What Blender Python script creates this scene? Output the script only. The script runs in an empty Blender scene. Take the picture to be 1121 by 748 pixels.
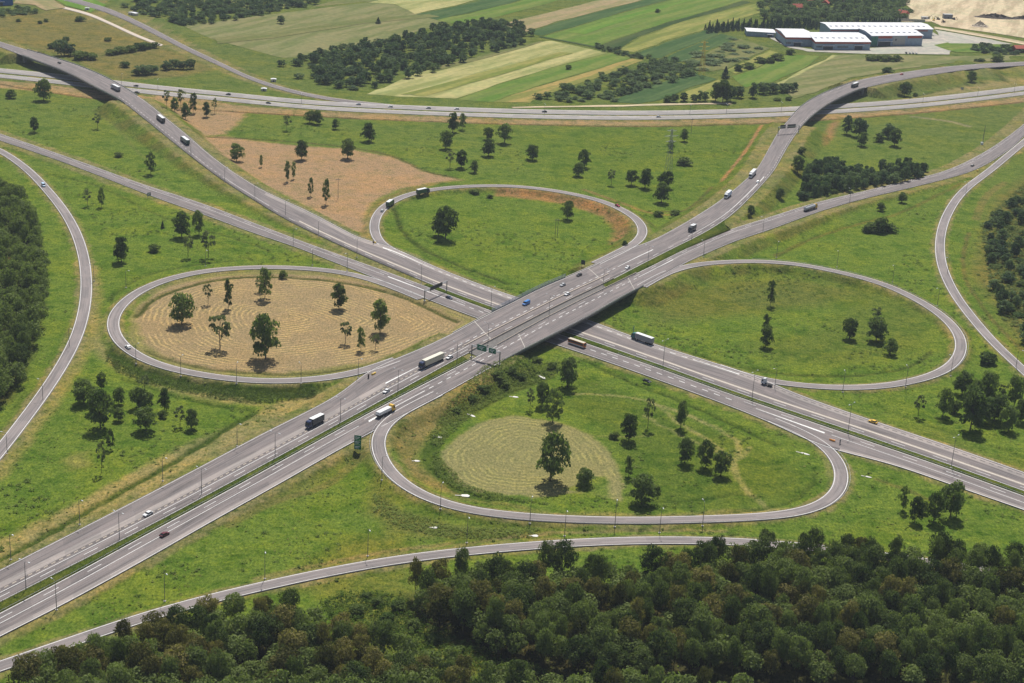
import bpy, math, random
import numpy as np
from mathutils import Matrix, Vector
R = math.radians
HAZE = .000048
rng = np.random.default_rng(7); random.seed(7)
SC = bpy.context.scene; COL = SC.collection

# ------------------------------------------------------------------ camera
H = 330.0; FPX = 1744.964; PITCH = 0.35781; ROLL = 0.0565719
cF = np.array([0, math.cos(PITCH), -math.sin(PITCH)])
_R = np.array([1., 0, 0]); _U = np.array([0, math.sin(PITCH), math.cos(PITCH)])
cR = math.cos(ROLL)*_R + math.sin(ROLL)*_U
cU = -math.sin(ROLL)*_R + math.cos(ROLL)*_U
cam = bpy.data.cameras.new('camera'); co = bpy.data.objects.new('camera', cam); COL.objects.link(co)
m = Matrix.Identity(4)
for i in range(3):
    m[i][0] = cR[i]; m[i][1] = cU[i]; m[i][2] = -cF[i]
m[2][3] = H
co.matrix_world = m; cam.lens = FPX/1121*36; cam.sensor_width = 36; cam.clip_end = 40000; cam.clip_start = 1
SC.camera = co

def unproj(px, py, z=0.0):
    px = np.asarray(px, float); py = np.asarray(py, float)
    d = cF + ((px-560.5)/FPX)[..., None]*cR + ((374-py)/FPX)[..., None]*cU
    t = (np.asarray(z)-H)/d[..., 2]
    return np.array([0, 0, H]) + t[..., None]*d
def pxm(p):
    """pixels per metre at world point p: (horizontal, of an upright)."""
    v = np.asarray(p, float)-np.array([0, 0, H]); Z = v@cF
    dep = math.atan2(H-p[2], math.hypot(v[0], v[1]))
    return FPX/Z, FPX/Z*math.cos(dep)
def project(p):
    v = np.asarray(p, float)-np.array([0, 0, H]); Z = v@cF
    return 560.5+FPX*(v@cR)/Z, 374-FPX*(v@cU)/Z

# ------------------------------------------------------------------ render, world
SC.view_settings.view_transform = 'Standard'; SC.view_settings.look = 'None'
SC.view_settings.exposure = 0.18; SC.view_settings.gamma = 1
SC.cycles.max_bounces = 5; SC.cycles.transparent_max_bounces = 4
EL = R(59); AZ = R(3)      # sun stands behind the far fields
w = bpy.data.worlds.new('World'); SC.world = w; w.use_nodes = True
nt = w.node_tree; bg = nt.nodes['Background']
sky = nt.nodes.new('ShaderNodeTexSky'); sky.sky_type = 'NISHITA'; sky.sun_disc = False
sky.sun_elevation = EL; sky.sun_rotation = AZ; sky.air_density = 1; sky.dust_density = 1.5
nt.links.new(sky.outputs[0], bg.inputs[0]); bg.inputs[1].default_value = 0.075
sl = bpy.data.lights.new('sun', 'SUN'); so = bpy.data.objects.new('sun', sl); COL.objects.link(so)
sl.energy = 4.6; sl.angle = R(0.5); sl.color = (1, .955, .88)
so.rotation_euler = (-(R(90)-EL), 0, -AZ)       # light travels towards the camera

# ------------------------------------------------------------------ materials
MATS = {}
def newmat(name):
    mt = bpy.data.materials.new(name); mt.use_nodes = True
    n = mt.node_tree.nodes; l = mt.node_tree.links
    return mt, n, l, n['Principled BSDF']
def N(n, typ, **kw):
    o = n.new(typ)
    for k, v in kw.items():
        if k.startswith('_'): setattr(o, k[1:], v)
        else: o.inputs[k].default_value = v
    return o
def mix(n, l, fac, a, b, blend='MIX'):
    o = n.new('ShaderNodeMix'); o.data_type = 'RGBA'; o.blend_type = blend
    for s, v in ((0, fac), (6, a), (7, b)):
        if hasattr(v, 'is_output'): l.new(v, o.inputs[s])
        elif s == 0: o.inputs[0].default_value = v
        else: o.inputs[s].default_value = (*v, 1) if len(v) == 3 else v
    return o.outputs[2]
def math_(n, l, op, a, b=None, clamp=False):
    o = n.new('ShaderNodeMath'); o.operation = op; o.use_clamp = clamp
    for i, v in ((0, a), (1, b)):
        if v is None: continue
        if hasattr(v, 'is_output'): l.new(v, o.inputs[i])
        else: o.inputs[i].default_value = v
    return o.outputs[0]
def ramp(n, l, src, lo, hi):
    o = n.new('ShaderNodeMapRange'); o.clamp = True
    l.new(src, o.inputs[0]); o.inputs[1].default_value = lo; o.inputs[2].default_value = hi
    return o.outputs[0]
def noise(n, l, vec, scale, detail=4, rough=.6, scl=None):
    if scl is not None:
        mp = n.new('ShaderNodeMapping'); mp.inputs['Scale'].default_value = scl; l.new(vec, mp.inputs[0]); vec = mp.outputs[0]
    o = N(n, 'ShaderNodeTexNoise', Scale=scale, Detail=detail, Roughness=rough); l.new(vec, o.inputs['Vector'])
    return o.outputs['Fac']
def flat(name, col, rough=.7, metal=0, var=.12, scale=.8, spec=.3):
    """a plain paint / concrete / metal with a little procedural wear."""
    if name in MATS: return MATS[name]
    mt, n, l, b = newmat(name)
    tc = n.new('ShaderNodeTexCoord')
    f = noise(n, l, tc.outputs['Object'], scale, 5, .65)
    c = mix(n, l, ramp(n, l, f, .35, .7), [max(0, x*(1-var)) for x in col], [min(1, x*(1+var)) for x in col])
    l.new(c, b.inputs['Base Color']); b.inputs['Roughness'].default_value = rough
    b.inputs['Metallic'].default_value = metal; b.inputs['Specular IOR Level'].default_value = spec
    MATS[name] = mt; return mt

def asphalt(name, col, streak=.45):
    mt, n, l, b = newmat(name)
    uv = n.new('ShaderNodeUVMap'); geo = n.new('ShaderNodeNewGeometry')
    a = noise(n, l, uv.outputs[0], 1, 4, .6, (1.1, .018, 1))       # long streaks along the lane
    c2 = noise(n, l, uv.outputs[0], 1, 3, .6, (.35, .05, 1))
    g = noise(n, l, geo.outputs['Position'], 1.5, 5, .7)
    c = mix(n, l, ramp(n, l, a, .38, .64), [x*(1-streak) for x in col], [x*(1+streak*.55) for x in col])
    c = mix(n, l, ramp(n, l, c2, .4, .75), c, [x*1.18 for x in (col[0]*1.04, col[1]*.99, col[2]*.96)])
    c = mix(n, l, ramp(n, l, g, .3, .7), c, mix(n, l, 1.0, c, (.8, .8, .8), 'MULTIPLY'))
    # repaired patches: rectangles darker or lighter
    bk = n.new('ShaderNodeTexBrick'); bk.inputs['Scale'].default_value = 1; bk.inputs['Mortar Size'].default_value = 0
    mp = n.new('ShaderNodeMapping'); mp.inputs['Scale'].default_value = (.14, .012, 1); l.new(uv.outputs[0], mp.inputs[0]); l.new(mp.outputs[0], bk.inputs['Vector'])
    bk.inputs['Color1'].default_value = (.80, .80, .80, 1); bk.inputs['Color2'].default_value = (1.12, 1.1, 1.08, 1)
    c = mix(n, l, .8, c, bk.outputs[0], 'MULTIPLY')
    l.new(c, b.inputs['Base Color']); b.inputs['Roughness'].default_value = .8; b.inputs['Specular IOR Level'].default_value = .3
    MATS[name] = mt; return mt
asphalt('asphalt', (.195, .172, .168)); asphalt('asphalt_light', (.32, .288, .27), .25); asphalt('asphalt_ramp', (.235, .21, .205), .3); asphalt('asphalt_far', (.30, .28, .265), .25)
flat('line_paint', (.74, .73, .70), .6, var=.14, scale=.5); flat('joint_dark', (.13, .115, .11), .9); flat('joint_tan', (.42, .36, .29), .9)
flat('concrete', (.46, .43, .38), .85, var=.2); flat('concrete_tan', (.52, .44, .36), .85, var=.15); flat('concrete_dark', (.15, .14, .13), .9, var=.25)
flat('white_slab', (.70, .67, .62), .8, var=.15); flat('galvanised', (.35, .36, .37), .5, .6); flat('grey_screen', (.20, .24, .30), .5, .2)
flat('pole_grey', (.16, .165, .17), .55, .3); flat('lamp_white', (.75, .75, .73), .5); flat('sign_green', (.01, .17, .085), .45); flat('sign_white', (.8, .8, .8), .45)
flat('sign_back', (.055, .06, .06), .6); flat('sign_grey', (.2, .22, .24), .5); flat('yellow_paint', (.75, .5, .06), .5); flat('orange_paint', (.8, .3, .03), .5)
flat('brown_post', (.09, .06, .045), .8)
flat('tyre', (.02, .02, .02), .8); flat('glass_dark', (.012, .016, .02), .08, spec=.6); flat('chassis', (.03, .03, .032), .7); flat('headlight', (.8, .8, .78), .2)
flat('bark', (.075, .058, .045), .9, var=.25)
flat('roof_white', (.68, .68, .70), .6, var=.12, scale=.08); flat('skylight', (.30, .34, .38), .3); flat('wall_blue_grey', (.30, .38, .47), .6, var=.15, scale=.3); flat('fascia_red', (.42, .075, .04), .6)
flat('wall_green', (.05, .2, .14), .6); flat('roof_red', (.38, .085, .05), .8, var=.2); flat('wall_cream', (.6, .54, .44), .8); flat('door_dark', (.04, .05, .07), .6)
flat('blue_clad', (.02, .12, .36), .5); flat('sand_pale', (.52, .44, .34), .95, var=.2, scale=.05)

def leafmat(name, a, b_, trans=.25):
    mt, n, l, b = newmat(name)
    at = n.new('ShaderNodeAttribute'); at.attribute_name = 'tone'
    oi = n.new('ShaderNodeObjectInfo')
    t = math_(n, l, 'ADD', at.outputs['Fac'], math_(n, l, 'MULTIPLY', math_(n, l, 'SUBTRACT', oi.outputs['Random'], .5), .85), True)
    c = mix(n, l, t, a, b_)
    l.new(c, b.inputs['Base Color']); b.inputs['Roughness'].default_value = .8; b.inputs['Specular IOR Level'].default_value = .04
    tr = n.new('ShaderNodeBsdfTranslucent'); ms = n.new('ShaderNodeMixShader'); ms.inputs[0].default_value = trans
    c2 = mix(n, l, 1.0, c, (1.5, 1.7, .7), 'MULTIPLY'); l.new(c2, tr.inputs[0])
    l.new(b.outputs[0], ms.inputs[1]); l.new(tr.outputs[0], ms.inputs[2]); l.new(ms.outputs[0], n['Material Output'].inputs[0])
    MATS[name] = mt; return mt
leafmat('leaf_field', (.040, .070, .024), (.165, .210, .072), .38); leafmat('leaf_forest', (.036, .046, .014), (.235, .205, .075), .3); leafmat('leaf_wood', (.024, .046, .016), (.165, .205, .068), .32)
leafmat('leaf_far', (.038, .072, .040), (.165, .215, .10), .3); leafmat('leaf_bush', (.038, .072, .020), (.14, .18, .05), .3); leafmat('leaf_pale', (.075, .10, .05), (.19, .21, .11), .35)
leafmat('weed', (.060, .105, .018), (.20, .245, .06), .3); leafmat('leaf_conifer', (.020, .045, .032), (.06, .10, .06), .2)
leafmat('tussock', (.11, .145, .024), (.26, .26, .075), .25)

def groundmat():
    mt, n, l, b = newmat('ground_cover')
    at = n.new('ShaderNodeAttribute'); at.attribute_name = 'gcol'
    rd = n.new('ShaderNodeAttribute'); rd.attribute_name = 'rows'
    rs = n.new('ShaderNodeAttribute'); rs.attribute_name = 'rowstrength'
    geo = n.new('ShaderNodeNewGeometry'); P = geo.outputs['Position']
    n1 = noise(n, l, P, .02, 5, .62); n2 = noise(n, l, P, .12, 7, .78); n3 = noise(n, l, P, .9, 5, .75, (1, .55, 1)); n4 = noise(n, l, P, .05, 5, .7); n5 = noise(n, l, P, .33, 6, .8, (.8, 1, 1))
    c = at.outputs['Color']; calm = math_(n, l, 'SUBTRACT', 1.0, math_(n, l, 'MULTIPLY', ramp(n, l, rs.outputs['Fac'], 0, .25), .72)); CM = lambda f: math_(n, l, 'MULTIPLY', f, calm)
    c = mix(n, l, CM(math_(n, l, 'MULTIPLY', ramp(n, l, n1, .47, .60), .8)), c, mix(n, l, 1.0, c, (1.25, 1.10, .9), 'MULTIPLY'))
    c = mix(n, l, CM(math_(n, l, 'MULTIPLY', ramp(n, l, n4, .505, .59), .7)), c, mix(n, l, 1.0, c, (.60, .76, .60), 'MULTIPLY'))
    c = mix(n, l, CM(math_(n, l, 'MULTIPLY', ramp(n, l, n2, .515, .60), .7)), c, mix(n, l, 1.0, c, (1.38, 1.24, 1.0), 'MULTIPLY'))
    c = mix(n, l, CM(ramp(n, l, n2, .465, .37)), c, mix(n, l, 1.0, c, (.52, .66, .5), 'MULTIPLY'))
    c = mix(n, l, ramp(n, l, n3, .38, .66), mix(n, l, 1.0, c, (.58, .64, .56), 'MULTIPLY'), mix(n, l, 1.0, c, (1.28, 1.24, 1.15), 'MULTIPLY'))
    c = mix(n, l, CM(math_(n, l, 'MULTIPLY', ramp(n, l, n5, .515, .60), .75)), c, mix(n, l, 1.0, c, (.56, .70, .52), 'MULTIPLY'))
    c = mix(n, l, CM(math_(n, l, 'MULTIPLY', ramp(n, l, n5, .475, .39), .6)), c, mix(n, l, 1.0, c, (1.3, 1.24, 1.12), 'MULTIPLY'))
    # hay rows left by the mower
    wob = math_(n, l, 'MULTIPLY', math_(n, l, 'SUBTRACT', n2, .5), 5.0)
    s = math_(n, l, 'SINE', math_(n, l, 'MULTIPLY', math_(n, l, 'ADD', rd.outputs['Fac'], wob), 6.2832/3.4))
    s = ramp(n, l, s, .0, .8)
    s = math_(n, l, 'MULTIPLY', math_(n, l, 'MULTIPLY', s, rs.outputs['Fac']), ramp(n, l, n4, .44, .56))
    c = mix(n, l, s, c, mix(n, l, 1.0, c, (1.62, 1.52, 1.35), 'MULTIPLY'))
    l.new(c, b.inputs['Base Color']); b.inputs['Roughness'].default_value = 1; b.inputs['Specular IOR Level'].default_value = 0
    bp = n.new('ShaderNodeBump'); bp.inputs['Strength'].default_value = .8; bp.inputs['Distance'].default_value = .8
    hsum = math_(n, l, 'ADD', n3, math_(n, l, 'MULTIPLY', n2, 1.6)); l.new(hsum, bp.inputs['Height']); l.new(bp.outputs[0], b.inputs['Normal'])
    MATS['ground'] = mt
groundmat()
def fieldmat(name, a, b_, stripe=None, period=6.0, sfac=.6):
    mt, n, l, b = newmat(name)
    uv = n.new('ShaderNodeUVMap'); geo = n.new('ShaderNodeNewGeometry'); P = geo.outputs['Position']
    n1 = noise(n, l, uv.outputs[0], 1, 5, .65, (.006, .05, 1)); n2 = noise(n, l, P, .14, 5, .7); n3 = noise(n, l, P, .02, 4, .6)
    c = mix(n, l, ramp(n, l, n1, .44, .56), a, b_)
    c = mix(n, l, ramp(n, l, n2, .3, .72), mix(n, l, 1.0, c, (.7, .76, .72), 'MULTIPLY'), mix(n, l, 1.0, c, (1.22, 1.15, 1.05), 'MULTIPLY'))
    c = mix(n, l, math_(n, l, 'MULTIPLY', ramp(n, l, n3, .42, .68), .6), c, mix(n, l, 1.0, c, (.78, .95, .85), 'MULTIPLY'))
    if stripe:
        sp = n.new('ShaderNodeSeparateXYZ'); l.new(uv.outputs[0], sp.inputs[0])
        s = math_(n, l, 'SINE', math_(n, l, 'MULTIPLY', sp.outputs[1], 6.2832/period))
        s = math_(n, l, 'MULTIPLY', ramp(n, l, s, .1, .7), math_(n, l, 'MULTIPLY', ramp(n, l, n1, .3, .6), sfac))
        c = mix(n, l, s, c, stripe)
    l.new(c, b.inputs['Base Color']); b.inputs['Roughness'].default_value = 1; b.inputs['Specular IOR Level'].default_value = 0
    bp = n.new('ShaderNodeBump'); bp.inputs['Strength'].default_value = .5; bp.inputs['Distance'].default_value = .8
    l.new(n2, bp.inputs['Height']); l.new(bp.outputs[0], b.inputs['Normal'])
    MATS[name] = mt

# ------------------------------------------------------------------ object helpers
def link(name, me, mat=None, parent=None):
    o = bpy.data.objects.new(name, me); COL.objects.link(o)
    if mat:
        for q in (mat if isinstance(mat, (list, tuple)) else [mat]):
            me.materials.append(MATS[q] if isinstance(q, str) else q)
    if parent: o.parent = parent
    return o
def tag(o, label=None, cat=None, group=None, kind=None):
    if label: o['label'] = label
    if cat: o['category'] = cat
    if group: o['group'] = group
    if kind: o['kind'] = kind
    return o
def thing(name, label, cat, loc, rz=0, group=None):
    o = bpy.data.objects.new(name, None); COL.objects.link(o); o.location = loc; o.rotation_euler = (0, 0, rz); o.empty_display_size = .5
    return tag(o, label, cat, group)
def np_mesh(name, v, q, uv=None, smooth=False):
    me = bpy.data.meshes.new(name); v = np.asarray(v, np.float32); q = np.asarray(q, np.int32); k = q.shape[1]
    me.vertices.add(len(v)); me.vertices.foreach_set('co', v.ravel())
    me.loops.add(q.size); me.loops.foreach_set('vertex_index', q.ravel())
    me.polygons.add(len(q)); me.polygons.foreach_set('loop_start', np.arange(0, q.size, k, dtype=np.int32))
    if smooth: me.polygons.foreach_set('use_smooth', np.ones(len(q), bool))
    if uv is not None:
        u = me.uv_layers.new(name='UVMap'); u.data.foreach_set('uv', np.asarray(uv, np.float32)[q.ravel()].ravel())
    me.update(calc_edges=True); me.validate(); return me
class MB:
    def __init__(s): s.v = []; s.f = []
    def prism(s, poly, z0, z1, tf=None):
        b = len(s.v); k = len(poly)
        s.v += [(x, y, z0) for x, y in poly]+[(x, y, z1) for x, y in poly]
        s.f += [tuple(range(b+k-1, b-1, -1)), tuple(range(b+k, b+2*k))]+[(b+i, b+(i+1) % k, b+k+(i+1) % k, b+k+i) for i in range(k)]
    def box(s, x0, x1, y0, y1, z0, z1): s.prism([(x0, y0), (x1, y0), (x1, y1), (x0, y1)], z0, z1)
    def profile(s, prof, y0, y1, inset=None):
        """side profile (x,z) extruded over y; inset narrows the points named there."""
        b = len(s.v); k = len(prof); ins = inset or [0]*k
        s.v += [(x, y0+ins[i], z) for i, (x, z) in enumerate(prof)]+[(x, y1-ins[i], z) for i, (x, z) in enumerate(prof)]
        s.f += [tuple(range(b, b+k)), tuple(range(b+2*k-1, b+k-1, -1))]+[(b+(i+1) % k, b+i, b+k+i, b+k+(i+1) % k) for i in range(k)]
    def tube(s, pts, rad, k=6):
        pts = [Vector(p) for p in pts]; b = len(s.v); n = len(pts)
        for i, p in enumerate(pts):
            t = (pts[min(i+1, n-1)]-pts[max(i-1, 0)]).normalized()
            u = t.cross(Vector((.31, .17, .93)) if abs(t.z) < .9 else Vector((1, 0, 0))).normalized(); w_ = t.cross(u)
            for j in range(k):
                a = 2*math.pi*j/k; s.v.append(tuple(p+(u*math.cos(a)+w_*math.sin(a))*rad[i]))
        for i in range(n-1):
            for j in range(k):
                s.f.append((b+i*k+j, b+i*k+(j+1) % k, b+(i+1)*k+(j+1) % k, b+(i+1)*k+j))
        s.f += [tuple(b+j for j in range(k-1, -1, -1)), tuple(b+(n-1)*k+j for j in range(k))]
    def wheel(s, x, y, r, wd, k=12):
        b = len(s.v)
        for yy in (y-wd/2, y+wd/2):
            for j in range(k):
                a = 2*math.pi*j/k; s.v.append((x+r*math.cos(a), yy, r+r*math.sin(a)))
        s.f += [tuple(b+j for j in range(k)), tuple(b+k+j for j in range(k-1, -1, -1))]+[(b+(j+1) % k, b+j, b+k+j, b+k+(j+1) % k) for j in range(k)]
    def mesh(s, name):
        me = bpy.data.meshes.new(name); me.from_pydata(s.v, [], s.f); me.validate(); me.update(); return me
    def obj(s, name, mat, parent=None, bevel=0):
        me = s.mesh(name)
        if bevel:
            import bmesh
            bm = bmesh.new(); bm.from_mesh(me)
            bmesh.ops.recalc_face_normals(bm, faces=bm.faces)
            bmesh.ops.bevel(bm, geom=bm.edges[:], offset=bevel, segments=2, affect='EDGES', clamp_overlap=True); bm.to_mesh(me); bm.free()
        return link(name, me, mat, parent)
def copy_tree(o, parent=None):
    c = o.copy(); COL.objects.link(c)
    if parent: c.parent = parent
    for ch in o.children: copy_tree(ch, c)
    return c

# ------------------------------------------------------------------ road geometry
K = H/247.83
dA = np.array([0.48821288, 0.87272458]); dB = np.array([0.75401499, -0.65685721])
def prof(tab):
    t = np.array(tab, float); xs = np.arange(t[0, 0]-200, t[-1, 0]+200, 5.0); zs = np.interp(xs, t[:, 0], t[:, 1])
    g = np.exp(-.5*(np.arange(-40, 41)*5/45.0)**2); g /= g.sum(); zs = np.convolve(np.pad(zs, 40, mode='edge'), g, 'valid')
    return lambda s: np.interp(s, xs, zs)
_com = [(0, .8), (520, .8), (610, 3), (690, 5.5), (750, 7.6), (915, 7.6), (1010, 6.5)]
pAt = prof(_com+[(1200, 6.3), (1330, 7.6), (1405, 9.3), (1680, 9.3), (2000, 4.5), (2500, 1)])
pAb = prof(_com+[(1200, 3), (1350, 1.2), (2600, 1)])
pBt = prof([(-2100, 2), (-1780, 5), (-1520, 9.4), (-1215, 9.2), (-1110, 7), (-975, 3.6), (-800, 1.5), (-640, .8), (1200, .8)])
zAt = lambda xy: pAt(xy[..., :2]@dA); zAb = lambda xy: pAb(xy[..., :2]@dA); zBt = lambda xy: pBt(xy[..., :2]@dB)
zc = lambda c: (lambda xy: np.full(np.shape(xy)[:-1], c, float))

def catmull(P, step=3.0):
    P = np.asarray(P, float); d = np.r_[0, np.cumsum(np.sqrt(np.linalg.norm(np.diff(P[:, :2], axis=0), axis=1))+1e-6)]
    Q = np.vstack([2*P[0]-P[1], P, 2*P[-1]-P[-2]]); T = np.r_[d[0]-(d[1]-d[0]), d, d[-1]+(d[-1]-d[-2])]
    out = []
    for i in range(1, len(Q)-2):
        t0, t1, t2, t3 = T[i-1:i+3]; n = max(2, int(np.linalg.norm(Q[i+1]-Q[i])/step)+1)
        for t in np.linspace(t1, t2, n, endpoint=False):
            A1 = (t1-t)/(t1-t0)*Q[i-1]+(t-t0)/(t1-t0)*Q[i]; A2 = (t2-t)/(t2-t1)*Q[i]+(t-t1)/(t2-t1)*Q[i+1]; A3 = (t3-t)/(t3-t2)*Q[i+1]+(t-t2)/(t3-t2)*Q[i+2]
            B1 = (t2-t)/(t2-t0)*A1+(t-t0)/(t2-t0)*A2; B2 = (t3-t)/(t3-t1)*A2+(t-t1)/(t3-t1)*A3
            out.append((t2-t)/(t2-t1)*B1+(t-t1)/(t2-t1)*B2)
    out.append(Q[-2]); return np.array(out)
def resample(P, n):
    d = np.r_[0, np.cumsum(np.linalg.norm(np.diff(P[:, :2], axis=0), axis=1))]; t = np.linspace(0, d[-1], n)
    return np.stack([np.interp(t, d, P[:, k]) for k in range(P.shape[1])], -1)
def smooth(P, sigma):
    L = np.linalg.norm(np.diff(P[:, :2], axis=0), axis=1).sum(); n = max(8, int(L/3)); P = resample(P, n)
    k = int(3*sigma/3)+1; k = min(k, n-1); g = np.exp(-.5*(np.arange(-k, k+1)*3/sigma)**2); g /= g.sum()
    pre = 2*P[0]-P[k:0:-1]; post = 2*P[-1]-P[-2:-k-2:-1]; Q = np.vstack([pre, P, post])
    return np.stack([np.convolve(Q[:, j], g, 'valid') for j in range(P.shape[1])], -1)
def edge_world(pts, zf, sigma):
    a = np.array(pts, float); z = np.zeros(len(a))
    for _ in range(8):
        W = unproj(a[:, 0], a[:, 1], z); z = zf(W)
    return smooth(catmull(W[:, :2]), sigma)

RIB = []
class Ribbon: pass
def ribbon(name, L, Rr, zf, mat, sigma=8, bridge=None, lift=0.0, build=True, width=None, tprof=None, ends=(None, None), tb=(.12, .12), cols=4, step=4.0, foot=True, w_extra=0):
    """a strip of road between two edges traced in the photograph; tprof: height along the strip for ramps."""
    r = Ribbon(); r.name = name; r.bridge = bridge; r.foot = foot
    def zz(W, t):
        if tprof is None: return zf(W)
        z = np.interp(t, [a for a, _ in tprof], [b for _, b in tprof])
        for e, f in enumerate(ends):
            if f is None: continue
            u = t if e == 0 else 1-t; s = np.clip((u-tb[e])/max(.12, tb[e]), 0, 1); s = s*s*(3-2*s); z = z*s+(f(W)-.03)*(1-s)
        return z
    E = []
    for pts in (L, Rr):
        a = np.array(pts, float); t = np.r_[0, np.cumsum(np.linalg.norm(np.diff(a*np.array([1, 2.6]), axis=0), axis=1))]; t /= t[-1]; z = np.zeros(len(a))
        for _ in range(8):
            W = unproj(a[:, 0], a[:, 1], z); z = zz(W, t)
        E.append(smooth(catmull(W[:, :2]), sigma))
    ln = max(np.linalg.norm(np.diff(e, axis=0), axis=1).sum() for e in E); n = max(6, int(ln/step)); E = [resample(e, n) for e in E]
    if width is not None:
        c = (E[0]+E[1])/2; c = smooth(c, sigma); c = resample(c, n); tg = np.gradient(c, axis=0); tg /= np.linalg.norm(tg, axis=1)[:, None]; nr = np.stack([-tg[:, 1], tg[:, 0]], -1)
        wm = width
        sgn = np.sign(np.sum((E[0]-E[1])*nr, axis=1).mean()); E = [c+sgn*nr*wm/2, c-sgn*nr*wm/2]
    t = np.linspace(0, 1, n)
    r.L, r.R = E; r.n = n; r.t = t; r.c = (E[0]+E[1])/2; r.hw = np.linalg.norm(E[0]-E[1], axis=1)/2
    r.zc = zz(r.c, t); r.z = lambda xy, tt: zz(xy, tt); r.lift = lift
    r.len = np.linalg.norm(np.diff(r.c, axis=0), axis=1).sum(); r.v = np.r_[0, np.cumsum(np.linalg.norm(np.diff(r.c, axis=0), axis=1))]
    r.br = np.zeros(n, bool)
    if bridge is not None:
        s = r.c@bridge[0]; r.br = (s > bridge[1]) & (s < bridge[2])
    RIB.append(r)
    if build:
        u = np.linspace(0, 1, cols+1); G = E[0][:, None]*(1-u)[None, :, None]+E[1][:, None]*u[None, :, None]
        Z = zz(G, np.repeat(t[:, None], cols+1, 1))+lift
        V = np.concatenate([G, Z[..., None]], -1)
        dn = V[:, [0, -1]].copy(); dn[..., 2] -= .7
        V = np.concatenate([dn[:, :1], V, dn[:, 1:]], 1); mcol = cols+3
        wid = 2*r.hw; UV = np.zeros((n, mcol, 2)); UV[..., 1] = r.v[:, None]; uu = np.r_[0, u, 1]; UV[..., 0] = uu[None]*wid[:, None]
        idx = np.arange(n*mcol).reshape(n, mcol); q = np.stack([idx[:-1, :-1], idx[:-1, 1:], idx[1:, 1:], idx[1:, :-1]], -1).reshape(-1, 4)
        a = V.reshape(-1, 3); nrm = np.cross(a[q[cols//2+1, 1]]-a[q[cols//2+1, 0]], a[q[cols//2+1, 2]]-a[q[cols//2+1, 0]])
        if nrm[2] < 0: q = q[:, ::-1]
        o = link(name, np_mesh(name, a, q, UV.reshape(-1, 2)), mat); tag(o, kind='structure'); r.obj = o
    return r

A_to = [(-60, 654), (0, 623.6), (60, 593), (124.4, 560), (220, 510.3), (290, 472.9), (340, 448.3), (377, 428), (403, 404.6), (454.4, 384.3), (497, 364.3), (525.8, 347.9), (560, 331.5), (594, 314), (620, 303.6), (640, 295), (662, 284.5), (686, 272), (701.5, 268.5), (711.5, 264.4), (751.5, 242.9), (791.5, 217.2), (817.3, 195.7), (827, 187), (843, 160), (853, 143), (864.4, 130), (880, 114.3), (900, 102.9), (923, 93.8), (941, 87.5), (991, 78.8), (1051, 71.6), (1121, 67.5), (1190, 65.5)]
A_ti = [(-60, 690), (0, 659.4), (100, 608.8), (160, 578), (260, 524.6), (380, 459.3), (440, 426.5), (516.5, 384.4), (560, 361.5), (593.6, 344), (620, 330.5), (658.7, 312.3), (711.5, 285), (737, 272), (771.5, 254.8), (798.7, 237.2), (823, 214.3), (840, 195.7), (847.2, 187), (860, 164.4), (873, 144.3), (883, 132.6), (893, 124), (907.3, 113.5), (924.4, 105), (943.5, 97), (981, 88.8), (1016, 82.5), (1066, 75.6), (1121, 71.8), (1190, 69.5)]
A_bi = [(-60, 702), (8.6, 666.5), (80, 629), (160, 585), (260, 531), (380, 465), (440, 433), (500, 401.8), (534.3, 384), (560, 369.5), (598.6, 348), (640, 327), (680, 307.5), (722.9, 286.5), (748.6, 273.4), (771.5, 262.9), (794.4, 252.9), (840, 238.7), (891, 222.4), (941, 210.4), (991, 198.3), (1033.5, 187.5), (1076, 167.5), (1106, 147.5), (1121, 135.5), (1150, 108), (1180, 80)]
A_bo = [(-60, 728), (0, 697), (60, 667), (165.8, 609), (230, 572), (294.3, 536.3), (380, 487.4), (402.5, 475.8), (423, 464.5), (443, 454.4), (486, 431.5), (513, 416), (530, 407.2), (560, 389.4), (578.7, 380), (620, 359), (644.4, 346.5), (685.8, 322.4), (711.5, 309.5), (735, 296), (757, 284.5), (780, 274.3), (810, 262), (840, 252.4), (901, 230.2), (948.5, 216.8), (1001, 204.5), (1063.5, 187.5), (1093, 172), (1112, 158), (1125, 145), (1156, 116), (1186, 87)]
B_to = [(-60, 25), (0, 45.7), (43, 58.6), (80, 70), (108.7, 81.5), (133, 94.3), (160, 111.5), (181.5, 129), (205.8, 148.6), (231.5, 171), (260, 191.5), (290, 209.5), (334.3, 229.5), (368.6, 247.2), (402, 264), (421.5, 267), (441.5, 275.7), (477.2, 292.2), (514.4, 307), (560, 323.5), (600, 336), (640, 348.5), (661.5, 356.4), (714.3, 376), (763, 391), (800, 403), (830, 411), (848, 421.5), (880, 434), (940, 455), (961, 462), (1041, 488.6), (1121, 516.8), (1200, 545), (1260, 567)]
B_ti = [(-60, 30), (0, 51.5), (31.5, 63.6), (71.5, 78.6), (108.7, 98), (128.7, 107.8), (154.4, 127), (203, 166.3), (245.8, 198.6), (274.4, 216.5), (303, 234.5), (334.3, 250.8), (371.5, 268), (408.7, 285), (448.6, 301.3), (468.6, 310.3), (543, 338), (590, 354), (640, 370.7), (720, 398.8), (800, 427.5), (860, 448), (940, 474.5), (961, 481.8), (1041, 509.4), (1121, 537.8), (1200, 566), (1260, 588)]
B_bi = [(-60, 125), (0, 146.3), (60, 167), (110, 184.8), (160, 203), (200, 215.6), (240, 229.5), (280, 245), (337.2, 266.6), (380, 282), (440, 303.5), (463, 312.3), (540, 341), (590, 358.3), (640, 375.4), (720, 402.6), (800, 431.7), (860, 452), (940, 479.4), (961, 486.4), (1041, 514), (1121, 543), (1200, 571), (1260, 593)]
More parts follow.
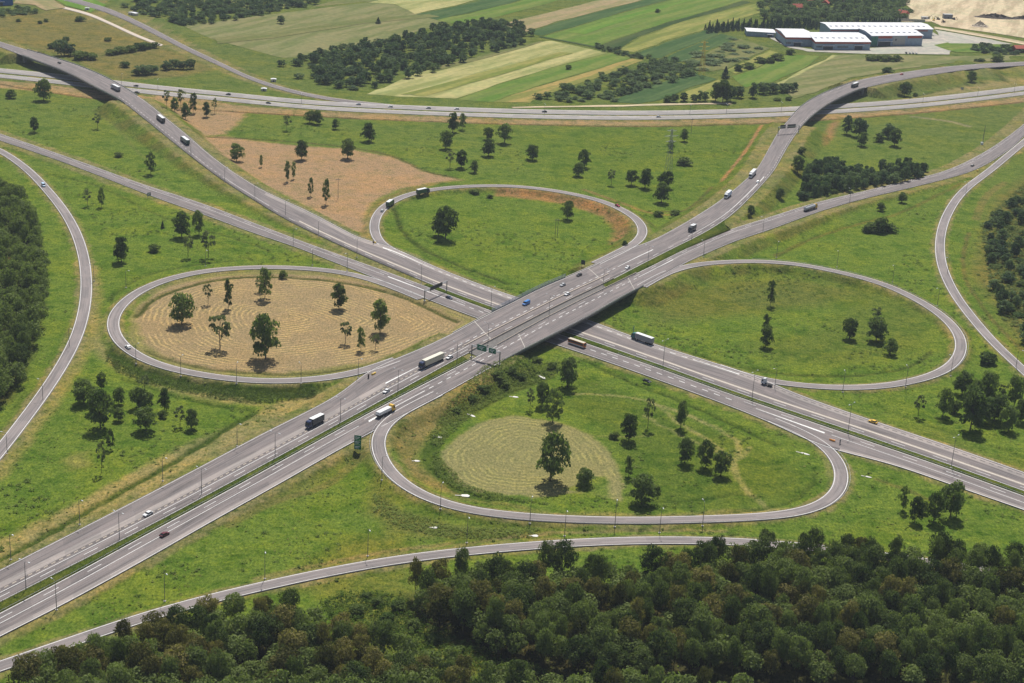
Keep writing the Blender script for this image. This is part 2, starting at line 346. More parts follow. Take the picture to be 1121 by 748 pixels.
B_bo = [(-60, 132), (0, 153.8), (50, 170.5), (97.5, 188), (175, 218), (228.6, 236.8), (280, 256), (323, 270), (365.8, 287.2), (398.7, 299.5), (430, 312.5), (465, 326.5), (524.4, 349.4), (580, 368), (640, 387.6), (720, 415.8), (800, 445), (835, 459), (865, 472), (892, 487), (925, 496.5), (961, 503.2), (1041, 530.8), (1121, 558.5), (1200, 586), (1260, 607)]
bdg = (dA, 748, 912)
At = ribbon('highway_carriageway', A_to, A_ti, zAt, 'asphalt', 14, (dA, 736, 906), cols=6)
At.br |= ((At.c@dA > 1420) & (At.c@dA < 1660))
Ab = ribbon('highway_carriageway', A_bi, A_bo, zAb, 'asphalt', 14, (dA, 736, 906), cols=6)
Bt = ribbon('highway_carriageway', B_to, B_ti, zBt, 'asphalt', 14, (dB, -1452, -1212), cols=6)
Bb = ribbon('highway_carriageway', B_bi, B_bo, zc(.8), 'asphalt', 14, cols=6)
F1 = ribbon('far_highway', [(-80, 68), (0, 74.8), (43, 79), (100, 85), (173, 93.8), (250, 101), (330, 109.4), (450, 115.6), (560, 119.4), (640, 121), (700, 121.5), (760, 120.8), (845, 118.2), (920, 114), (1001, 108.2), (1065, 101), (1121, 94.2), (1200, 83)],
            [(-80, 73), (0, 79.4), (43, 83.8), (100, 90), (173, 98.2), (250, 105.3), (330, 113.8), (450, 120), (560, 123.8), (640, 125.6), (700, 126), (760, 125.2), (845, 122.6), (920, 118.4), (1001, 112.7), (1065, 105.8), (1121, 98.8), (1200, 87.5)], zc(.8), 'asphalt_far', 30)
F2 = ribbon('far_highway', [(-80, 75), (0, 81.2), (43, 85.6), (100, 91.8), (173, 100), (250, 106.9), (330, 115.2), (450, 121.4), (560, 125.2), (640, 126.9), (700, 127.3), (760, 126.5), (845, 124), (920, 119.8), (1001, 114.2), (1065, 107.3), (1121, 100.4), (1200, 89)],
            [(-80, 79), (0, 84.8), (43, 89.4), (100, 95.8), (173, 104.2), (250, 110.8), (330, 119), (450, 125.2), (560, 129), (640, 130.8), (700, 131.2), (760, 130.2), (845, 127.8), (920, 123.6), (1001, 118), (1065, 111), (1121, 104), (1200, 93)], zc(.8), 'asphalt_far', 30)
def ramp_(name, o, i, tp, ends, tb, sig=8, w_=7.4): return ribbon(name, o, i, None, 'asphalt_ramp', sig, width=w_, tprof=tp, ends=ends, tb=tb)
near = ramp_('loop_ramp', [(478, 427), (455, 438), (433, 447.5), (416, 459), (405, 474), (403.8, 486.5), (410, 506.5), (425, 526.5), (450, 544), (480, 557.8), (520, 566), (560, 569.8), (610, 572.4), (685, 574), (760, 572.3), (841, 569.4), (875, 566.3), (903.5, 560), (921, 550), (930, 537), (932, 524), (930, 508), (921, 493), (908, 481), (890, 472), (868, 463), (848, 456)],
      [(481, 434), (462, 444), (440, 456.5), (427, 468), (421.8, 478), (421.3, 486.5), (427.5, 506.5), (445, 524.5), (470, 540), (505, 550), (530, 555), (560, 559.6), (610, 563.5), (660, 565.6), (735, 566), (810, 563.3), (856, 559.5), (881, 554), (903.5, 542.5), (912, 531), (913.5, 522), (911, 511.5), (903, 499), (893, 489.5), (878, 480), (858, 470), (842, 463)],
      [(0, 4), (.1, 3.6), (.35, 2.0), (.7, .9), (1, .8)], (zAb, zc(.8)), (.075, .07))
right = ramp_('loop_ramp', [(700, 311), (722, 298), (742, 290.5), (767.5, 285), (805, 282.3), (840, 282.3), (878.5, 285.6), (916, 293.5), (966, 305.3), (1003.5, 322), (1036, 342), (1056, 362), (1061.5, 375), (1061, 388), (1051, 404), (1021, 417), (966, 426.5), (916, 428.4), (848.5, 424), (815, 416), (785, 404.5)],
      [(705, 316), (727, 304), (745, 296.5), (770, 290.9), (805, 288.2), (841, 288.8), (880, 292.5), (915, 299.5), (960, 312), (990, 325), (1016, 340), (1036, 357), (1043.5, 371), (1042.5, 384), (1028, 400), (991, 414), (941, 420.6), (891, 418.7), (841, 412), (812, 405), (786, 397)],
      [(0, 6.8), (.12, 6.3), (.45, 3.2), (.8, 1.0), (1, .8)], (zAb, zBt), (.07, .09))
top = ramp_('loop_ramp', [(448, 278), (425, 272), (409, 264.5), (402.5, 246), (409, 230), (430, 214.5), (460, 205.8), (492.5, 201.8), (525, 200), (560, 199.8), (610, 205), (660, 215.5), (687, 226), (705, 238), (712, 250), (709, 261), (694, 270), (664, 284)],
      [(446, 285), (432, 275.5), (421, 264.5), (416.3, 249), (424, 230), (450, 216.5), (480, 209.8), (517.5, 206.8), (560, 207), (610, 212.8), (655, 223), (680, 234.5), (694, 245), (697.5, 255), (691, 265.5), (673, 276), (655, 285), (640, 293)],
      [(0, 1.2), (.2, 1.4), (.6, 4.0), (.88, 6.6), (1, 7.2)], (zBt, zAt), (.08, .09))
left = ramp_('loop_ramp', [(460, 324), (430, 311), (398, 300.5), (370, 294), (342.5, 291), (310, 289.5), (280, 289.2), (225, 293), (175, 302.5), (140, 317.5), (119, 338), (113.8, 354), (121, 373), (142, 391.5), (175, 406), (225, 416.6), (280, 421.5), (330, 421), (375, 415.3), (404, 408), (436, 397)],
      [(463, 330), (432, 317.5), (400, 306.5), (372, 300.5), (345, 297.5), (310, 295.5), (280, 295.5), (240, 298), (195, 307.5), (158, 323.5), (137, 341), (131.5, 356), (138, 373), (157, 387.5), (190, 399.7), (237.5, 408.8), (280, 413.3), (330, 413.5), (372, 408.5), (402, 401), (432, 390)],
      [(0, .8), (.3, .8), (.7, 1.8), (.9, 3.2), (1, 4.2)], (zc(.8), zAt), (.08, .07))
lo = ramp_('slip_road', [(-90, 132), (-40, 145), (0, 161), (37.5, 186), (50, 199), (72.5, 224.5), (90, 255), (99, 284), (102, 317), (97.5, 350), (89.5, 374), (65, 416.5), (30, 464), (0, 503), (-40, 550), (-80, 596)],
      [(-90, 139), (-40, 152), (0, 168.5), (25, 187), (40, 202), (58, 224), (73, 247), (84, 277), (87.5, 307), (85, 338), (74, 374), (45, 424), (0, 484), (-50, 544), (-90, 588)], [(0, .7), (1, .7)], (None, None), (0, 0), 12)
bo = ramp_('slip_road', [(-80, 748), (0, 722), (50, 704.5), (100, 687), (175, 661.5), (280, 636), (355, 620), (420, 608.5), (490, 599), (560, 593), (620, 588), (715, 585), (810, 586.5), (900, 594), (1000, 607), (1100, 622), (1220, 640)],
      [(-80, 766), (0, 737), (50, 720), (100, 703), (175, 677), (280, 650.5), (355, 633.5), (420, 620.5), (490, 611.5), (560, 605), (635, 599.6), (715, 597), (810, 598.5), (900, 606), (1000, 619), (1100, 634), (1220, 652)], [(0, .7), (1, .7)], (None, None), (0, 0), 14)
ro = ramp_('slip_road', [(1140, 135), (1118, 153), (1097, 170), (1076, 187), (1055, 202), (1041, 217), (1027, 243), (1022, 269.5), (1026, 294.5), (1041, 327), (1060, 351), (1080, 374), (1121, 412.8), (1170, 457), (1230, 510)],
      [(1149, 137), (1128, 155), (1109, 171), (1088.5, 188), (1070, 202), (1056, 215), (1041, 240), (1035.5, 265), (1038.5, 294), (1055, 326), (1074, 351), (1093.5, 374), (1130, 407), (1180, 451), (1240, 503)], [(0, 1.2), (.3, .9), (1, .8)], (zAb, None), (.12, 0), 12)
nw = ribbon('country_road', [(40, -14), (87.8, 0), (120, 9.5), (162.8, 29), (205.7, 51.4), (240, 67.5), (280, 86.2), (330, 101), (380, 109.8), (430, 114.5)],
      [(36, -8), (80, 3), (120, 15), (162.8, 34.6), (205.7, 56.3), (240, 72), (280, 90), (330, 104.5), (380, 113), (430, 117.5)], zc(.55), 'asphalt', 25)
# medians
ribbon('median_strip', A_ti[:7]+[(506, 390)], A_bi[:7]+[(514, 394.5)], zAt, 'ground', 14, lift=.03, foot=False, cols=2)
mdA2 = ribbon('median_strip', [(660, 311.5)]+A_ti[12:16]+[(790, 243.5)], [(664, 315.5), (680, 307.5)]+A_bi[13:16]+[(800, 250.5)], zAt, 'ground', 14, lift=.02, foot=False, cols=2)
ribbon('median_strip', B_ti[15:], B_bi[11:], zc(.8), 'ground', 14, lift=.03, foot=False, cols=2)
# foot path at the far left
fp = ribbon('concrete_path', [(20, -6), (69.6, 7.2), (96.4, 14), (120, 24), (152, 38.6), (178.5, 49)], [(17, -3.5), (68, 9.2), (94, 16.2), (118, 26), (150, 40.8), (176, 50.6)], zc(.3), 'concrete_tan', 12)

# ------------------------------------------------------------------ markings
MK = {'line_paint': [], 'joint_dark': [], 'joint_tan': [], 'asphalt_light': []}
def edge_frame(r, side):
    e = r.L if side == 'L' else r.R; o = r.R if side == 'L' else r.L
    d = o-e; d /= np.linalg.norm(d, axis=1)[:, None]; return e, d
def s_of(r, px, py):
    """arc position along a ribbon of the point seen at a pixel."""
    P = unproj(np.array(px, float), np.array(py, float), np.array(2.0))
    for _ in range(4):
        i = np.argmin(np.linalg.norm(r.c-P[:2], axis=1)); P = unproj(np.array(px, float), np.array(py, float), np.array(r.zc[i]))
    return r.v[np.argmin(np.linalg.norm(r.c-P[:2], axis=1))]
def line(r, side, off, wd, mat='line_paint', s0=None, s1=None, dash=None, lift=.04, off2=None):
    e, d = edge_frame(r, side); s0 = 0 if s0 is None else s0; s1 = r.len if s1 is None else s1
    if s1 < s0: s0, s1 = s1, s0
    def pt(s, o):
        i = np.clip(np.searchsorted(r.v, s)-1, 0, r.n-2); f = (s-r.v[i])/(r.v[i+1]-r.v[i]); p = e[i]*(1-f)+e[i+1]*f; q = d[i]*(1-f)+d[i+1]*f; xy = p+q*o
        return (xy[0], xy[1], float(r.z(xy[None], np.array([s/r.len]))[0])+lift+r.lift)
    segs = [(s0, s1)] if dash is None else [(a, min(a+dash[0], s1)) for a in np.arange(s0, s1, dash[1])]
    for a, b in segs:
        n = max(2, int((b-a)/4)+1); ss = np.linspace(a, b, n)
        oo = [off+((off2-off)*(s-s0)/(s1-s0) if off2 is not None else 0) for s in ss]
        rows = [(pt(s, o-wd/2), pt(s, o+wd/2), s) for s, o in zip(ss, oo)]
        for x, y in zip(rows[:-1], rows[1:]): MK[mat].append(((x[0], x[1], y[1], y[0]), (x[2], y[2])))
def build_marks(parts):
    for mat, name in parts:
        quads = MK[mat]
        if not quads: continue
        V = np.array([p for q, _ in quads for p in q]); Q = np.arange(len(V)).reshape(-1, 4)
        nrm = np.cross(V[Q[:, 1]]-V[Q[:, 0]], V[Q[:, 2]]-V[Q[:, 0]])[:, 2]; Q[nrm < 0] = Q[nrm < 0][:, ::-1]
        uv = np.array([[k, s] for _, (a, b) in quads for k, s in ((0, a), (2, a), (2, b), (0, b))])
        tag(link(name, np_mesh(name, V, Q, uv), mat), kind='structure')
LD = (8, 24)
sAg = s_of(At, 735, 262)
line(At, 'R', .6, .35, s1=None); line(At, 'R', 4.1, .35, dash=LD, s1=s_of(At, 820, 210)); line(At, 'R', 7.6, .35, s1=s_of(At, 515, 375))
line(At, 'L', .9, .3); line(At, 'R', 13.4, 4.6, 'asphalt_light', s1=s_of(At, 400, 412), lift=.02)
line(At, 'R', 10.0, 1.0, 'joint_dark', s1=s_of(At, 515, 370), lift=.03); line(At, 'R', 10.0, .7, 'joint_tan', s1=s_of(At, 515, 370), dash=(2.2, 4.2), lift=.045)
line(At, 'R', 13.6, .5, s0=s_of(At, 440, 395), s1=s_of(At, 655, 287), dash=(4, 8))
line(At, 'R', 4.6, .45, s0=s_of(At, 830, 190), s1=s_of(At, 885, 118), dash=(4, 9)); line(At, 'R', 7.8, .4, s0=s_of(At, 745, 255), s1=s_of(At, 835, 195))
line(At, 'L', 4.2, .35, s0=s_of(At, 900, 107), dash=LD)
line(Ab, 'L', .6, .4); line(Ab, 'L', 4.2, .35, dash=LD, s1=s_of(Ab, 1090, 160)); line(Ab, 'L', 8.0, .35, s1=s_of(Ab, 405, 471)); line(Ab, 'R', .5, .35)
line(Ab, 'R', 2.2, 3.2, 'asphalt_light', s1=s_of(Ab, 395, 478), lift=.02)
line(Ab, 'L', 8.1, .55, s0=s_of(Ab, 447, 444), s1=s_of(Ab, 463, 436)); line(Ab, 'L', 8.1, .6, s0=s_of(Ab, 466, 434), s1=s_of(Ab, 705, 308), dash=(4, 8))
line(Ab, 'L', 8.1, .6, s0=s_of(Ab, 706, 307), s1=s_of(Ab, 740, 289)); line(Ab, 'L', 8.0, .3, s0=s_of(Ab, 742, 288))
line(Bt, 'R', .6, .35); line(Bt, 'R', 4.1, .35, dash=LD, s0=s_of(Bt, 300, 225)); line(Bt, 'L', .8, .35)
line(Bt, 'R', 3.4, .35, dash=(4, 9), s0=s_of(Bt, 0, 48), s1=s_of(Bt, 30, 58)); line(Bt, 'R', 6.2, .45, dash=(4, 9), s0=s_of(Bt, 140, 103), s1=s_of(Bt, 245, 190)); line(Bt, 'R', 6.2, .45, s0=s_of(Bt, 246, 190), s1=s_of(Bt, 300, 222))
line(Bt, 'R', 7.8, 2.2, 'joint_tan', s0=s_of(Bt, 330, 240), lift=.03); line(Bt, 'R', 7.6, .3, s0=s_of(Bt, 330, 240), lift=.05)
line(Bt, 'L', 4.6, .9, 'joint_dark', s0=s_of(Bt, 745, 393), lift=.03, dash=(3, 5)); line(Bt, 'L', 5.0, 5, 'asphalt_light', s0=s_of(Bt, 300, 214), lift=.015)
line(Bt, 'L', 5.4, .6, s0=s_of(Bt, 424, 275), s1=s_of(Bt, 800, 408), dash=(4, 8))
line(Bb, 'L', .6, .35); line(Bb, 'L', 4.2, .35, dash=LD); line(Bb, 'R', .5, .4); line(Bb, 'L', 8.0, .6, s0=s_of(Bb, 470, 325), s1=s_of(Bb, 806, 441), dash=(4, 8))
line(Bb, 'L', 8.0, .35, s1=s_of(Bb, 420, 303)); line(Bb, 'L', 8.0, .35, s0=s_of(Bb, 905, 484)); line(Bb, 'L', 8.0, .5, s0=s_of(Bb, 426, 305), s1=s_of(Bb, 500, 336))
line(Bb, 'R', 1.9, 2.6, 'asphalt_light', s0=s_of(Bb, 915, 490), lift=.02)
for r in (near, right, top, left, lo, bo, ro): line(r, 'L', .55, .3); line(r, 'R', .55, .3)
for r in (F1, F2): line(r, 'L', .8, .7); line(r, 'R', .8, .7); line(r, 'L', 6, .5, dash=LD)
line(nw, 'L', .6, .5); line(nw, 'R', .6, .5)
line(near, 'R', 4, .3, s0=0, s1=1)
def wedge(r, side, px0, px1, o0, o1):
    """a filled white gore triangle widening along the road."""
    a, b = s_of(r, *px0), s_of(r, *px1)
    for k in range(12):
        s = a+(b-a)*k/12; s2 = a+(b-a)*(k+1)/12; wd = .4+(o1-o0)*.7*(k+.5)/12
        line(r, side, o0+wd/2-.25, wd, s0=s, s1=s2, lift=.06)
wedge(Ab, 'L', (447, 444), (410, 466), 8.1, 10.6); wedge(Ab, 'L', (720, 300), (742, 287), 8.1, 9.4)
wedge(Bb, 'L', (822, 448), (900, 480), 8.0, 9.8); wedge(Bt, 'L', (475, 297), (422, 274), 5.4, 7.2)
wedge(At, 'R', (655, 287), (705, 270), 13.6, 14.6); wedge(Bb, 'L', (500, 336), (424, 304), 8.0, 9.6); wedge(At, 'R', (440, 395), (405, 415), 13.6, 15)
wedge(Bt, 'L', (763, 398), (812, 413), 5.2, 6.2); wedge(At, 'R', (770, 236), (832, 190), 7.8, 9.2)
build_marks((('asphalt_light', 'road_shoulder'), ('joint_dark', 'road_markings'), ('joint_tan', 'road_markings'), ('line_paint', 'road_markings')))

# ------------------------------------------------------------------ terrain
def nearest(r, X, Y, mask=None):
    """distance outside the ribbon's edge, its height there."""
    i = np.arange(0, r.n, 2) if r.n > 40 else np.arange(r.n)
    C = r.c[i]; d = np.full(X.shape, 1e9); z = np.zeros(X.shape); hw = np.zeros(X.shape); br = np.zeros(X.shape, bool)
    for a0 in range(0, len(X), 20000):
        sl_ = slice(a0, a0+20000); P = np.stack([X[sl_], Y[sl_]], -1)
        best = np.full(len(P), 1e9); bz = np.zeros(len(P)); bh = np.zeros(len(P)); bb = np.zeros(len(P), bool)
        seg = C[1:]-C[:-1]; L2 = (seg**2).sum(1)+1e-9
        t = np.clip(((P[:, None]-C[None, :-1])*seg[None]).sum(-1)/L2, 0, 1); D = np.linalg.norm(C[None, :-1]+t[..., None]*seg[None]-P[:, None], axis=-1)
        k = D.argmin(1); a = np.arange(len(P)); tt = t[a, k]; ia = i[k]; ib = i[k+1]
        d[sl_] = D[a, k]-(r.hw[ia]*(1-tt)+r.hw[ib]*tt); z[sl_] = r.zc[ia]*(1-tt)+r.zc[ib]*tt; br[sl_] = r.br[ia] & r.br[ib]
    return d, z, br
def hash_noise(X, Y, s, seed=0):
    x = X/s; y = Y/s; xi = np.floor(x); yi = np.floor(y); fx = x-xi; fy = y-yi; fx = fx*fx*(3-2*fx); fy = fy*fy*(3-2*fy)
    h = lambda a, b: np.modf(np.abs(np.sin(a*127.1+b*311.7+seed*17.3)*43758.5453))[0]
    return (h(xi, yi)*(1-fx)+h(xi+1, yi)*fx)*(1-fy)+(h(xi, yi+1)*(1-fx)+h(xi+1, yi+1)*fx)*fy
def terrain(X, Y, info=False):
    X = np.asarray(X, float); Y = np.asarray(Y, float)
    base = (hash_noise(X, Y, 23, 1)-.5)*.35+(hash_noise(X, Y, 9, 2)-.5)*.18
    base = base*np.clip((1500-Y)/200, 0, 1); h = base.copy(); low = np.full(X.shape, 1e9); dmin = np.full(X.shape, 1e9)
    for r in RIB:
        if not r.foot: continue
        mrg = 32; lo_ = r.c.min(0)-mrg; hi_ = r.c.max(0)+mrg
        m_ = (X > lo_[0]) & (X < hi_[0]) & (Y > lo_[1]) & (Y < hi_[1]); ii = np.nonzero(m_)[0]
        if not len(ii): continue
        d, z, br = nearest(r, X[ii], Y[ii])
        bank = np.where(d < 1.6, z-.10, z-.10-(d-1.6)*.5); bank = np.where(br, -9, bank)
        fade = np.clip(d/9, 0, 1); hh = h[ii]; hh = np.where(d < 9, np.minimum(hh, hh*fade+(z-.1)*(1-fade)), hh) if not r.br.any() else hh
        h[ii] = np.maximum(hh, bank); ins = (d < .9) & ~br
        low[ii] = np.where(ins, np.minimum(low[ii], z-.42), low[ii]); dmin[ii] = np.where(br, dmin[ii], np.minimum(dmin[ii], d))
    out = np.minimum(h, low)
    return (out, base, dmin) if info else out
def ground_pt(px, py):
    z = 0.0
    for _ in range(5):
        P = unproj(np.array(px, float), np.array(py, float), np.array(z)); z = float(terrain(np.array([P[0]]), np.array([P[1]]))[0])
    return np.array([P[0], P[1], z])
def ground_pts(px, py):
    z = np.zeros(len(px))
    for _ in range(4):
        P = unproj(px, py, z); z = terrain(P[:, 0], P[:, 1])
    return np.stack([P[:, 0], P[:, 1], z], -1)

def inpoly(X, Y, poly):
    c = np.zeros(X.shape, bool); n = len(poly)
    for i in range(n):
        x0, y0 = poly[i]; x1, y1 = poly[(i+1) % n]
        if y0 == y1: continue
        c ^= ((y0 > Y) != (y1 > Y)) & (X < (x1-x0)*(Y-y0)/(y1-y0)+x0)
    return c
def seg_dist(X, Y, pts, closed=False):
    d = np.full(X.shape, 1e9); n = len(pts)
    for i in range(n if closed else n-1):
        a = np.array(pts[i]); b = np.array(pts[(i+1) % n]); s = b-a; L2 = s@s+1e-9
        t = np.clip(((X-a[0])*s[0]+(Y-a[1])*s[1])/L2, 0, 1); d = np.minimum(d, np.hypot(X-a[0]-t*s[0], Y-a[1]-t*s[1]))
    return d

GREEN = (.126, .180, .030); TAN = (.325, .235, .138); BROWN = (.365, .232, .148); OLIVE = (.125, .125, .040); DARKG = (.055, .085, .016); HAYG = (.275, .25, .105); DIRT = (.30, .19, .115)
# patches of ground cover (outline in photograph pixels, colour, strength, hay rows, edge softness m)
PATCH = [
 ([(-60, 20), (30, 14), (70, 9), (120, 26), (178, 51), (215, 66), (235, 76), (200, 84), (130, 88), (80, 66), (0, 42), (-60, 28)], (.185, .155, .062), .9, 0, 6),
 ([(222, 150), (245, 149), (275, 154), (330, 160), (380, 163), (430, 172), (462, 187), (505, 197), (470, 201), (430, 209), (408, 222), (399, 240), (404, 256), (388, 254), (360, 241), (330, 224), (290, 203), (262, 187), (240, 172), (226, 158)], BROWN, .95, .14, 3),
 ([(160, 98), (200, 106), (240, 112), (268, 120), (268, 128), (258, 138), (245, 147), (225, 149), (205, 138), (185, 120)], BROWN, .9, .16, 3),
 ([(390, 262), (400, 240), (411, 222), (440, 208), (470, 201), (500, 197), (470, 204), (430, 218), (412, 235), (404, 255), (404, 262)], (.23, .17, .07), .8, 0, 2),
 ([(140, 356), (146, 338), (165, 322), (198, 307), (242, 298.5), (310, 296), (360, 298.5), (405, 307), (440, 318), (480, 332), (525, 350), (500, 366), (470, 379), (436, 392), (405, 403), (372, 410), (330, 415), (280, 415), (237, 410.5), (190, 401.5), (158, 389), (142, 374)], (.235, .205, .085), .9, .8, 1.5),
 ([(148, 352), (152, 338), (168, 322), (195, 311), (240, 303), (300, 300), (350, 302), (395, 309), (430, 319), (470, 334), (508, 352), (492, 364), (470, 374), (440, 386), (400, 397), (350, 405), (300, 409), (240, 405), (190, 395), (160, 378)], TAN, .95, 1.0, 2),
 ([(480, 496), (498, 480), (522, 463), (560, 455), (610, 461), (647, 476), (668, 494), (682, 522), (684, 542), (680, 550), (664, 544), (640, 540), (600, 544), (560, 543), (520, 538), (497, 528), (484, 512)], (.25, .225, .105), .95, .75, 1.0),
 ([(620, 537), (640, 521), (666, 522), (670, 544), (640, 541)], GREEN, .9, 0, 1.5),
 ([(545, 209), (600, 213), (650, 224), (680, 238), (690, 250), (684, 262), (668, 268), (672, 252), (660, 238), (620, 224), (570, 217), (540, 215)], (.30, .165, .085), .9, 0, 2.5),
 ([(440, 455), (470, 442), (505, 426), (540, 408), (540, 425), (510, 450), (478, 470), (455, 500), (470, 520), (520, 548), (600, 560), (560, 556), (500, 546), (450, 522), (432, 498), (432, 475)], (.235, .170, .075), .8, 0, 3),
 ([(-40, 632), (-40, 610), (60, 563), (140, 520), (200, 487), (262, 462), (300, 441), (350, 430), (400, 419), (340, 446), (290, 470), (220, 507), (124, 556), (0, 619)], (.29, .235, .115), .85, 0, 2),
 ([(92, 376), (104, 386), (120, 400), (160, 420), (230, 440), (300, 446), (260, 432), (200, 428), (150, 415), (128, 398), (112, 370), (108, 340), (100, 350)], (.28, .225, .11), .7, 0, 3),
 ([(103, 300), (100, 330), (92, 372), (60, 428), (10, 498), (-40, 560), (-40, 575), (20, 505), (75, 428), (102, 380), (112, 330), (106, 290)], (.27, .225, .08), .85, 0, 2),
 ([(-60, 84), (43, 92), (173, 107), (330, 121), (450, 127), (560, 131), (700, 133), (845, 130), (1001, 120), (1121, 106), (1200, 95), (1200, 104), (1121, 112), (1001, 124.5), (845, 135), (700, 138.5), (560, 136), (450, 132.5), (330, 127), (173, 117), (43, 100), (-60, 92)], (.33, .225, .13), .95, 0, 2),
 ([(985, 113), (1030, 100), (1080, 90), (1130, 84), (1180, 80), (1180, 84), (1121, 92), (1060, 100), (1001, 106.5)], (.30, .23, .12), .85, 0, 4),
 ([(908, 135), (918, 132), (912, 150), (902, 160), (905, 145)], (.33, .18, .10), .8, 0, 3),
 ([(1060, 300), (1075, 250), (1090, 215), (1130, 190), (1180, 200), (1180, 420), (1121, 385), (1095, 345)], (.16, .135, .045), .8, 0, 8),
 ([(630, 410), (700, 440), (780, 470), (850, 500), (890, 520), (880, 545), (800, 560), (700, 556), (690, 520), (660, 470), (610, 440)], (.090, .125, .022), .6, 0, 6),
 ([(700, 330), (800, 305), (880, 305), (950, 320), (900, 335), (800, 345), (720, 355)], (.125, .120, .038), .6, 0, 10),
 ([(100, 590), (180, 545), (260, 500), (390, 487), (400, 500), (330, 545), (240, 570), (120, 612)], (.16, .14, .05), .5, 0, 6),
 ([(410, 530), (440, 560), (500, 575), (600, 583), (590, 590), (500, 592), (440, 585), (400, 560)], (.15, .13, .045), .7, 0, 5),
 ([(380, 590), (440, 575), (452, 640), (520, 700), (620, 740), (420, 740), (380, 660), (300, 640)], (.16, .16, .035), .7, 0, 6),
 ([(70, 500), (95, 495), (98, 512), (75, 515)], (.24, .2, .07), .6, .8, 3),
 ([(640, 139), (850, 136), (840, 170), (790, 205), (740, 225), (600, 190), (560, 150)], (.115, .165, .024), .6, 0, 12),
 ([(450, 545), (520, 560), (700, 563), (860, 556), (880, 562), (700, 570), (520, 566), (455, 550)], (.24, .21, .08), .8, 0, 1.5),
 ([(900, 300), (960, 318), (1010, 340), (1020, 360), (1000, 385), (930, 400), (860, 395), (810, 380), (900, 360), (930, 330)], (.115, .135, .030), .5, 0, 10),
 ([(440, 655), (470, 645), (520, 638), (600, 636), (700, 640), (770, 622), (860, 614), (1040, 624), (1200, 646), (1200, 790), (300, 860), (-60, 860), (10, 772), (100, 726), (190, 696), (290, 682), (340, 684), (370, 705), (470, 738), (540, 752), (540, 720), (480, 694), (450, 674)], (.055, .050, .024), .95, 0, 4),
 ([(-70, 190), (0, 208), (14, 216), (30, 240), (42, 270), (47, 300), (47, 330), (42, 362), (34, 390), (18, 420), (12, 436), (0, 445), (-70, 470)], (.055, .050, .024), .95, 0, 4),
 ([(985, 470), (1030, 470), (1080, 500), (1130, 505), (1130, 530), (1040, 490), (960, 462)], (.15, .145, .04), .45, 0, 8),
]
